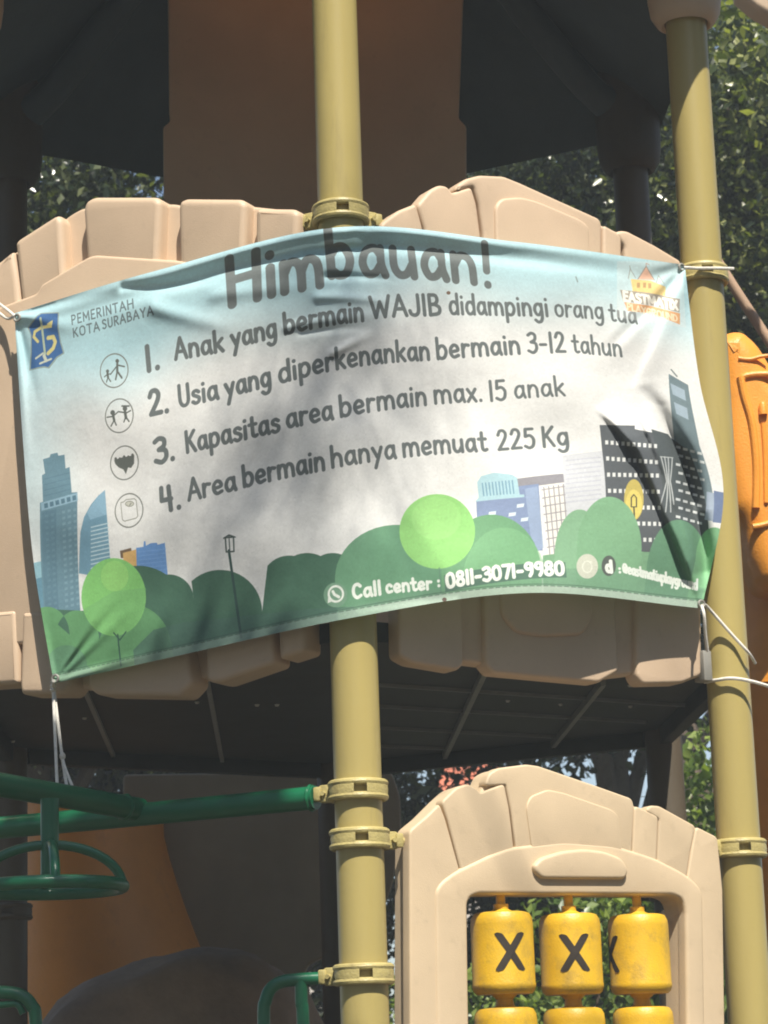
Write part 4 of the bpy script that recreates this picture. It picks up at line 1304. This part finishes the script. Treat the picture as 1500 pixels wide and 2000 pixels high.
ed = [Vector(vs[a]) + Vector((0.0, -0.004, 0)) for a in rim]
obj('rim', MB().tube(ed, 0.014, 10).mesh('rim'), WALLD, sl)
# dull panel to the right of it
wp = [(240, 1512), (500, 1509), (765, 1506), (782, 1555), (784, 1620), (768, 1720), (740, 1800), (628, 1872), (600, 1884), (540, 2120), (380, 2400), (300, 1900), (240, 1600)]
lp = rounded([(lambda p: (p.x, p.z))(at(x, y, 8.95)) for x, y in wp], 0.02)
lp[:] = [(x, max(z, 0.02)) for x, z in lp]
vs, fs = slab([lp], -0.06, 0, 0.01, lambda s, d, z: Vector((s, 8.95 - d, z)))
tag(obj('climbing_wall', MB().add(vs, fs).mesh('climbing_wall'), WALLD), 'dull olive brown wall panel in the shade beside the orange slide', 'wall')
# moulded rock in front of both
bm = bmesh.new()
bmesh.ops.create_icosphere(bm, subdivisions=5, radius=1)
from mathutils import noise
c0 = at(300, 2030, 8.0)
for v in bm.verts:
    n_ = noise.fractal(v.co * 1.5 + Vector((3, 1, 7)), 1.1, 2.1, 4) * 0.13
    p = v.co * (1 + n_)
    v.co = Vector((c0.x + p.x * 0.58 + 0.06 * p.z, c0.y + p.y * 0.42, max(0.0, c0.z - 0.30 + p.z * (0.56 + 0.10 * p.x if p.z > 0 else 1.6))))
rme = bpy.data.meshes.new('rock'); bm.to_mesh(rme); bm.free()
rme.polygons.foreach_set('use_smooth', [True] * len(rme.polygons))
tag(obj('climbing_rock', rme, ROCK), 'dark brown moulded climbing rock at the foot of the orange slide', 'climbing rock')

# orange tube slide on the right
ys = 7.35
ts = thing('tube_slide', 'sunlit orange slide hood with moulded ribs right of the right post', 'slide', (at(1560, 1400, ys).x, ys + 0.2, 0))
hd = [(1392, 660), (1432, 646), (1452, 648), (1480, 672), (1506, 715), (1530, 760), (1700, 770), (1720, 1150), (1500, 1156), (1478, 1140), (1460, 1095), (1446, 1030), (1420, 1000), (1400, 900)]
lp = rounded([(lambda p: (p.x, p.z))(at(x, y, ys)) for x, y in hd], 0.05, 8)
fr_ = lambda s, d, z: Vector((s, ys - d, z))
vs, fs = slab([lp], -0.15, 0.05, 0.075, fr_, 8)
hood = obj('hood', MB().add(vs, fs).mesh('hood'), ORANGE, ts)
def relief(pts, r_, nm):
    P = [(lambda p: Vector((p.x, ys - 0.050, p.z)))(at(x, y, ys)) for x, y in pts]
    obj(nm, MB().tube(smooth_path(P, 6), r_, 10).mesh(nm), ORANGE, hood)
relief([(1446, 750), (1450, 744), (1475, 740), (1520, 740)], 0.010, 'moulded_rib')
relief([(1442, 746), (1450, 785), (1463, 830), (1470, 880), (1473, 930), (1472, 1000)], 0.012, 'moulded_rib')
relief([(1438, 709), (1460, 711), (1480, 706), (1495, 704)], 0.006, 'moulded_rib')
relief([(1486, 835), (1490, 900), (1492, 990)], 0.008, 'moulded_rib')
relief([(1466, 1036), (1480, 1034), (1495, 1030), (1510, 1026)], 0.009, 'moulded_rib')
pb = at(1485, 807, ys)
obj('button', MB().lathe([(0, 0.02), (0.008, 0.018), (0.012, 0.008), (0.013, -0.02)], 16).mesh('button'), ORANGE, hood, loc=Vector((pb.x, ys - 0.055, pb.z)))
tb = [at(1600, 1080, ys + 0.28), at(1585, 1200, ys + 0.28), at(1580, 1330, ys + 0.30), at(1560, 1600, ys + 0.6), at(1560, 1900, ys + 1.0)]
obj('tube', MB().tube(smooth_path(tb, 6), 0.23, 36).mesh('tube'), ORANGE, ts)
obj('flange', MB().tube([at(1590, 1335, ys + 0.30), at(1588, 1362, ys + 0.30)], 0.25, 36).mesh('flange'), ORANGE, ts)
obj('support', MB().tube([tb[-1], (tb[-1].x, tb[-1].y, 0)], 0.05, 16).mesh('support'), OLIVE, ts)
# tan pole leaning behind the right clamp
tag(obj('leaning_pole', MB().tube([at(1395, 500, 8.3), at(1434, 562, 8.3), at(1490, 648, 8.3), at(1760, 1060, 8.3), (at(1760, 1060, 8.3)).xy.to_3d()], 0.018, 12).mesh('leaning_pole'), BROWNP),
    'thin brown pole slanting behind the clamp of the right post', 'pole')

# ------------------------------------------------------------------ far house
hs = thing('house', 'pale house with a red tiled roof far behind the tower', 'house', (0.78, 27, 0))
obj('wall', MB().box((0.78, 27, 2.1), (0.36, 2.0, 2.1)).mesh('wall', 0), WHITEW, hs)
rf = MB().add([(0.38, 24.7, 4.15), (1.18, 24.7, 4.15), (1.18, 29.3, 4.15), (0.38, 29.3, 4.15), (0.55, 27, 5.2), (1.0, 27, 5.2)],
              [(0, 1, 5, 4), (2, 3, 4, 5), (1, 2, 5), (3, 0, 4), (0, 1, 2, 3)])
obj('roof', rf.mesh('roof', 0), REDROOF, hs)
for x in (0.62, 0.94):
    wf = obj('window', MB().box((x, 24.98, 2.4), (0.12, 0.05, 0.40), bev=0.01).mesh('window'), BARK, hs)
    obj('pane', MB().box((x, 24.94, 2.4), (0.09, 0.03, 0.35)).mesh('pane', 0), GLASS, wf)

tag(obj('garden_wall', MB().box((at(640, 1990, 20).x, 20, 1.45), (0.22, 0.12, 1.45), bev=0.01).mesh('garden_wall'), WHITEW), 'small pale sunlit wall far behind, left of the near post', 'wall')
# ------------------------------------------------------------------ trees
def leaves(cent, spread, per, size, squash=1.0):
    """Leaf blades scattered round clump centres: four-cornered blades folded along the rib."""
    n = len(cent) * per
    c = np.repeat(cent, per, 0)
    sp = np.repeat(spread, per)
    d = RNG.normal(0, 1, (n, 3)); d /= np.linalg.norm(d, axis=1, keepdims=True)
    pos = c + d * (sp * RNG.random(n) ** 0.45)[:, None] * np.array([1, 1, squash])
    ax = RNG.normal(0, 1, (n, 3)); ax[:, 2] -= 0.5
    ax /= np.linalg.norm(ax, axis=1, keepdims=True)
    nr = RNG.normal(0, 1, (n, 3)) + d * 0.9 + np.array([0, 0, 0.7])
    sd = np.cross(ax, nr); sd /= np.linalg.norm(sd, axis=1, keepdims=True)
    up = np.cross(sd, ax)
    L = size * (0.65 + 0.7 * RNG.random(n))[:, None]
    w_ = L * 0.27
    v = np.stack([pos, pos + ax * L * 0.45 + sd * w_ + up * L * 0.06, pos + ax * L, pos + ax * L * 0.45 - sd * w_ + up * L * 0.06], 1).reshape(-1, 3)
    me_ = bpy.data.meshes.new('leaves')
    me_.vertices.add(n * 4); me_.vertices.foreach_set('co', v.astype(np.float32).ravel())
    me_.loops.add(n * 6); me_.polygons.add(n * 2)
    base = np.arange(n)[:, None] * 4
    me_.loops.foreach_set('vertex_index', (base + np.array([0, 1, 2, 0, 2, 3])).astype(np.int32).ravel())
    me_.polygons.foreach_set('loop_start', (np.arange(n * 2) * 3).astype(np.int32))
    me_.update(calc_edges=True)
    return me_

def crown_centres(c, rad_, n, inner=0.35):
    d = RNG.normal(0, 1, (n, 3)); d /= np.linalg.norm(d, axis=1, keepdims=True)
    r_ = inner + (1 - inner) * RNG.random(n) ** 0.6
    bump_ = 1 + 0.18 * np.sin(d[:, 0] * 5 + c[0]) + 0.15 * np.sin(d[:, 2] * 7 + c[1] * 3)
    return np.array(c) + d * (r_ * bump_)[:, None] * np.array(rad_)

def tree(name, label, cat, base, c, rad_, lm, nclump, per, size, trunk=0.14, clump_r=0.34, group='trees behind the tower', extra=None):
    t = thing(name, label, cat, (base[0], base[1], 0), group)
    cc = crown_centres(c, rad_, nclump)
    if extra is not None:
        cc = np.concatenate([cc, extra])
    b_ = MB()
    top = Vector((c[0], c[1], c[2] + rad_[2] * 0.5))
    b0 = Vector((base[0], base[1], 0))
    tr_ = smooth_path([b0, b0 + (top - b0) * 0.35 + Vector((0.12, 0.05, 0)), b0 + (top - b0) * 0.7, top], 5)
    b_.tube(tr_, [trunk * (1 - 0.75 * i / (len(tr_) - 1)) for i in range(len(tr_))], 12)
    for k_ in range(0, len(cc), max(1, len(cc) // 26)):
        e = Vector(cc[k_].tolist())
        hgt = max(0.25, min(0.85, (e.z - 0.6) / max(top.z, 0.1) * 0.75))
        s = tr_[int(hgt * (len(tr_) - 1))]
        md = s.lerp(e, 0.5) + Vector((0, 0, 0.12))
        b_.tube(smooth_path([s, md, e], 4), [trunk * 0.38 * (1 - 0.85 * i / 8) for i in range(9)], 7)
    obj('trunk', b_.mesh('trunk'), BARK, t)
    spread = clump_r * (0.7 + 0.6 * RNG.random(len(cc)))
    obj('crown', leaves(cc, spread, per, size, 0.8), lm, t)
    return t

tree('leafy_tree', 'tall tree with sunlit yellow green leaves right of the right post', 'tree', (3.3, 13.2), (2.9, 12.6, 5.6), (1.75, 1.4, 2.5), L_SUN, 460, 190, 0.062)
tree('leafy_tree', 'dark glossy tree seen between the back panel and the right post', 'tree', (1.0, 14.0), (1.25, 13.6, 5.2), (1.35, 1.2, 1.8), L_SHADE, 380, 190, 0.062)
tree('leafy_tree', 'dark shaded tree behind the upper left panel', 'tree', (-2.2, 13.6), (-1.8, 13.2, 5.2), (1.5, 1.4, 2.0), L_SHADE, 420, 210, 0.062)
tree('leafy_tree', 'darker tree standing furthest back behind the roof', 'tree', (2.2, 19), (2.0, 19, 7.4), (3.6, 1.6, 3.0), L_SHADE, 420, 80, 0.12, 0.2, 0.5)
tree('leafy_tree', 'low dark tree seen through the gap under the deck on the left', 'tree', (-1.0, 15.5), (-1.3, 15, 2.9), (1.5, 0.9, 1.5), L_SHADE, 260, 170, 0.085)
tree('leafy_tree', 'low dark tree behind the peak of the tan panel under the deck', 'tree', (0.75, 15.2), (0.72, 15.2, 2.35), (0.55, 0.6, 1.15), L_SHADE, 110, 120, 0.07, 0.08, 0.3)
tree('shrub', 'bright green shrub in sunlight below the deck beside the back post', 'shrub', (1.75, 11.6), (1.75, 11.6, 2.05), (0.85, 0.6, 0.85), L_BUSH, 110, 130, 0.058, 0.04, 0.25, 'shrubs below the deck')
tree('shrub', 'shrub behind the opening with the yellow cylinders', 'shrub', (1.0, 12.4), (0.95, 12.4, 1.5), (0.9, 0.6, 0.8), L_BUSH, 90, 110, 0.058, 0.04, 0.25, 'shrubs below the deck')
tree('shrub', 'tall narrow shrub between the back post and the right post', 'shrub', (2.35, 12.6), (2.3, 12.6, 2.5), (0.45, 0.5, 1.5), L_SUN, 90, 120, 0.055, 0.04, 0.22, 'shrubs below the deck')

# the big tree beside the photographer that throws dappled shade on the tower
def toward(p, t):
    q = Vector(p) + SUN * t
    return (q.x, q.y, q.z)
sh = []
for y_, xa, xb in ((500, 560, 800), (560, 590, 860), (620, 600, 880), (680, 590, 880), (740, 570, 860), (800, 540, 840), (860, 500, 790), (920, 460, 730), (980, 410, 680), (1040, 370, 640), (1100, 320, 600), (1160, 260, 570)):
    for x_ in np.arange(xa, xb, 62):
        sh.append(toward(bpt(x_ + random.uniform(-15, 15), y_ + random.uniform(-15, 15)), 7.4))
low = []
for x in np.linspace(-1.7, -0.42, 8):
    for z in np.linspace(1.0, 1.98, 6):
        low.append(toward((x, 6.05 + 0.35 * (-0.1 - x), z), 4.8))
sh, low = np.array(sh), np.array(low)
for k_, (lab, x_, y_, z_, rx, rz) in enumerate((
        ('big leafy tree to the right of the photographer whose boughs shade the tower', 6.2, -0.4, 7.4, 2.0, 2.2),
        ('tall dark tree far to the right behind the photographer', 12, -3, 6.5, 4.2, 5.5), ('broad tree straight behind the photographer', 2.5, -12, 6.0, 4.5, 4.6),
        ('tall tree behind the photographer to the left', -6, -10, 7.0, 4.5, 6.0), ('tall tree to the left of the photographer', -9.5, -2, 7.5, 4.0, 6.5),
        ('tall tree left of the tower', -9, 6.5, 7.5, 3.6, 6.5), ('tall tree right of the tower', 10, 6.5, 7.0, 3.6, 6.0), ('tree behind the photographer to the right', 9, -11, 6.5, 4.4, 5.2))):
    tree('park_tree', lab, 'tree', (x_ + 0.2, y_), (x_, y_, z_), (rx, rx, rz), L_SHADE, 150, 42, 0.42, 0.3, 0.9, 'trees round the playground')
def bough(label, pts, r_, per, size):
    t = thing('leafy_bough', label, 'bough', (6.2, -0.4, 0), 'boughs above the photographer')
    b_ = MB()
    hub = Vector((6.3, -0.4, 6.6))
    cm = Vector(pts.mean(0).tolist())
    b_.tube(smooth_path([hub, hub.lerp(cm, 0.5) + ZUP * 0.4, cm], 6), [0.04 - 0.035 * i / 12 for i in range(13)], 8)
    for p in pts[::3]:
        b_.tube([cm, Vector(p.tolist())], [0.004, 0.002], 6)
    obj('branch', b_.mesh('branch'), BARK, t)
    obj('leaves', leaves(pts, np.full(len(pts), r_), per, size, 1.0), L_SUN, t)
bough('leafy bough above the photographer that shades the middle of the banner', sh, 0.20, 24, 0.030)
bough('low leafy bough above the photographer that shades the green bars', low, 0.13, 70, 0.085)

# ------------------------------------------------------------------ humid air, haze added to lift the darks like lens glare
HZ = bpy.data.materials.new('haze_air')
HZ.use_nodes = True
T = HZ.node_tree
T.nodes.remove(T.nodes['Principled BSDF'])
pv = T.nodes.new('ShaderNodeVolumePrincipled')
pv.inputs['Color'].default_value = (0.84, 0.94, 1.0, 1)
pv.inputs['Density'].default_value = 0.0048
pv.inputs['Anisotropy'].default_value = 0.0
T.links.new(pv.outputs[0], T.nodes['Material Output'].inputs['Volume'])
tag(obj('haze', MB().box((0, 0, 8.5), (152, 152, 9.5)).mesh('haze', 0), HZ), kind='stuff')
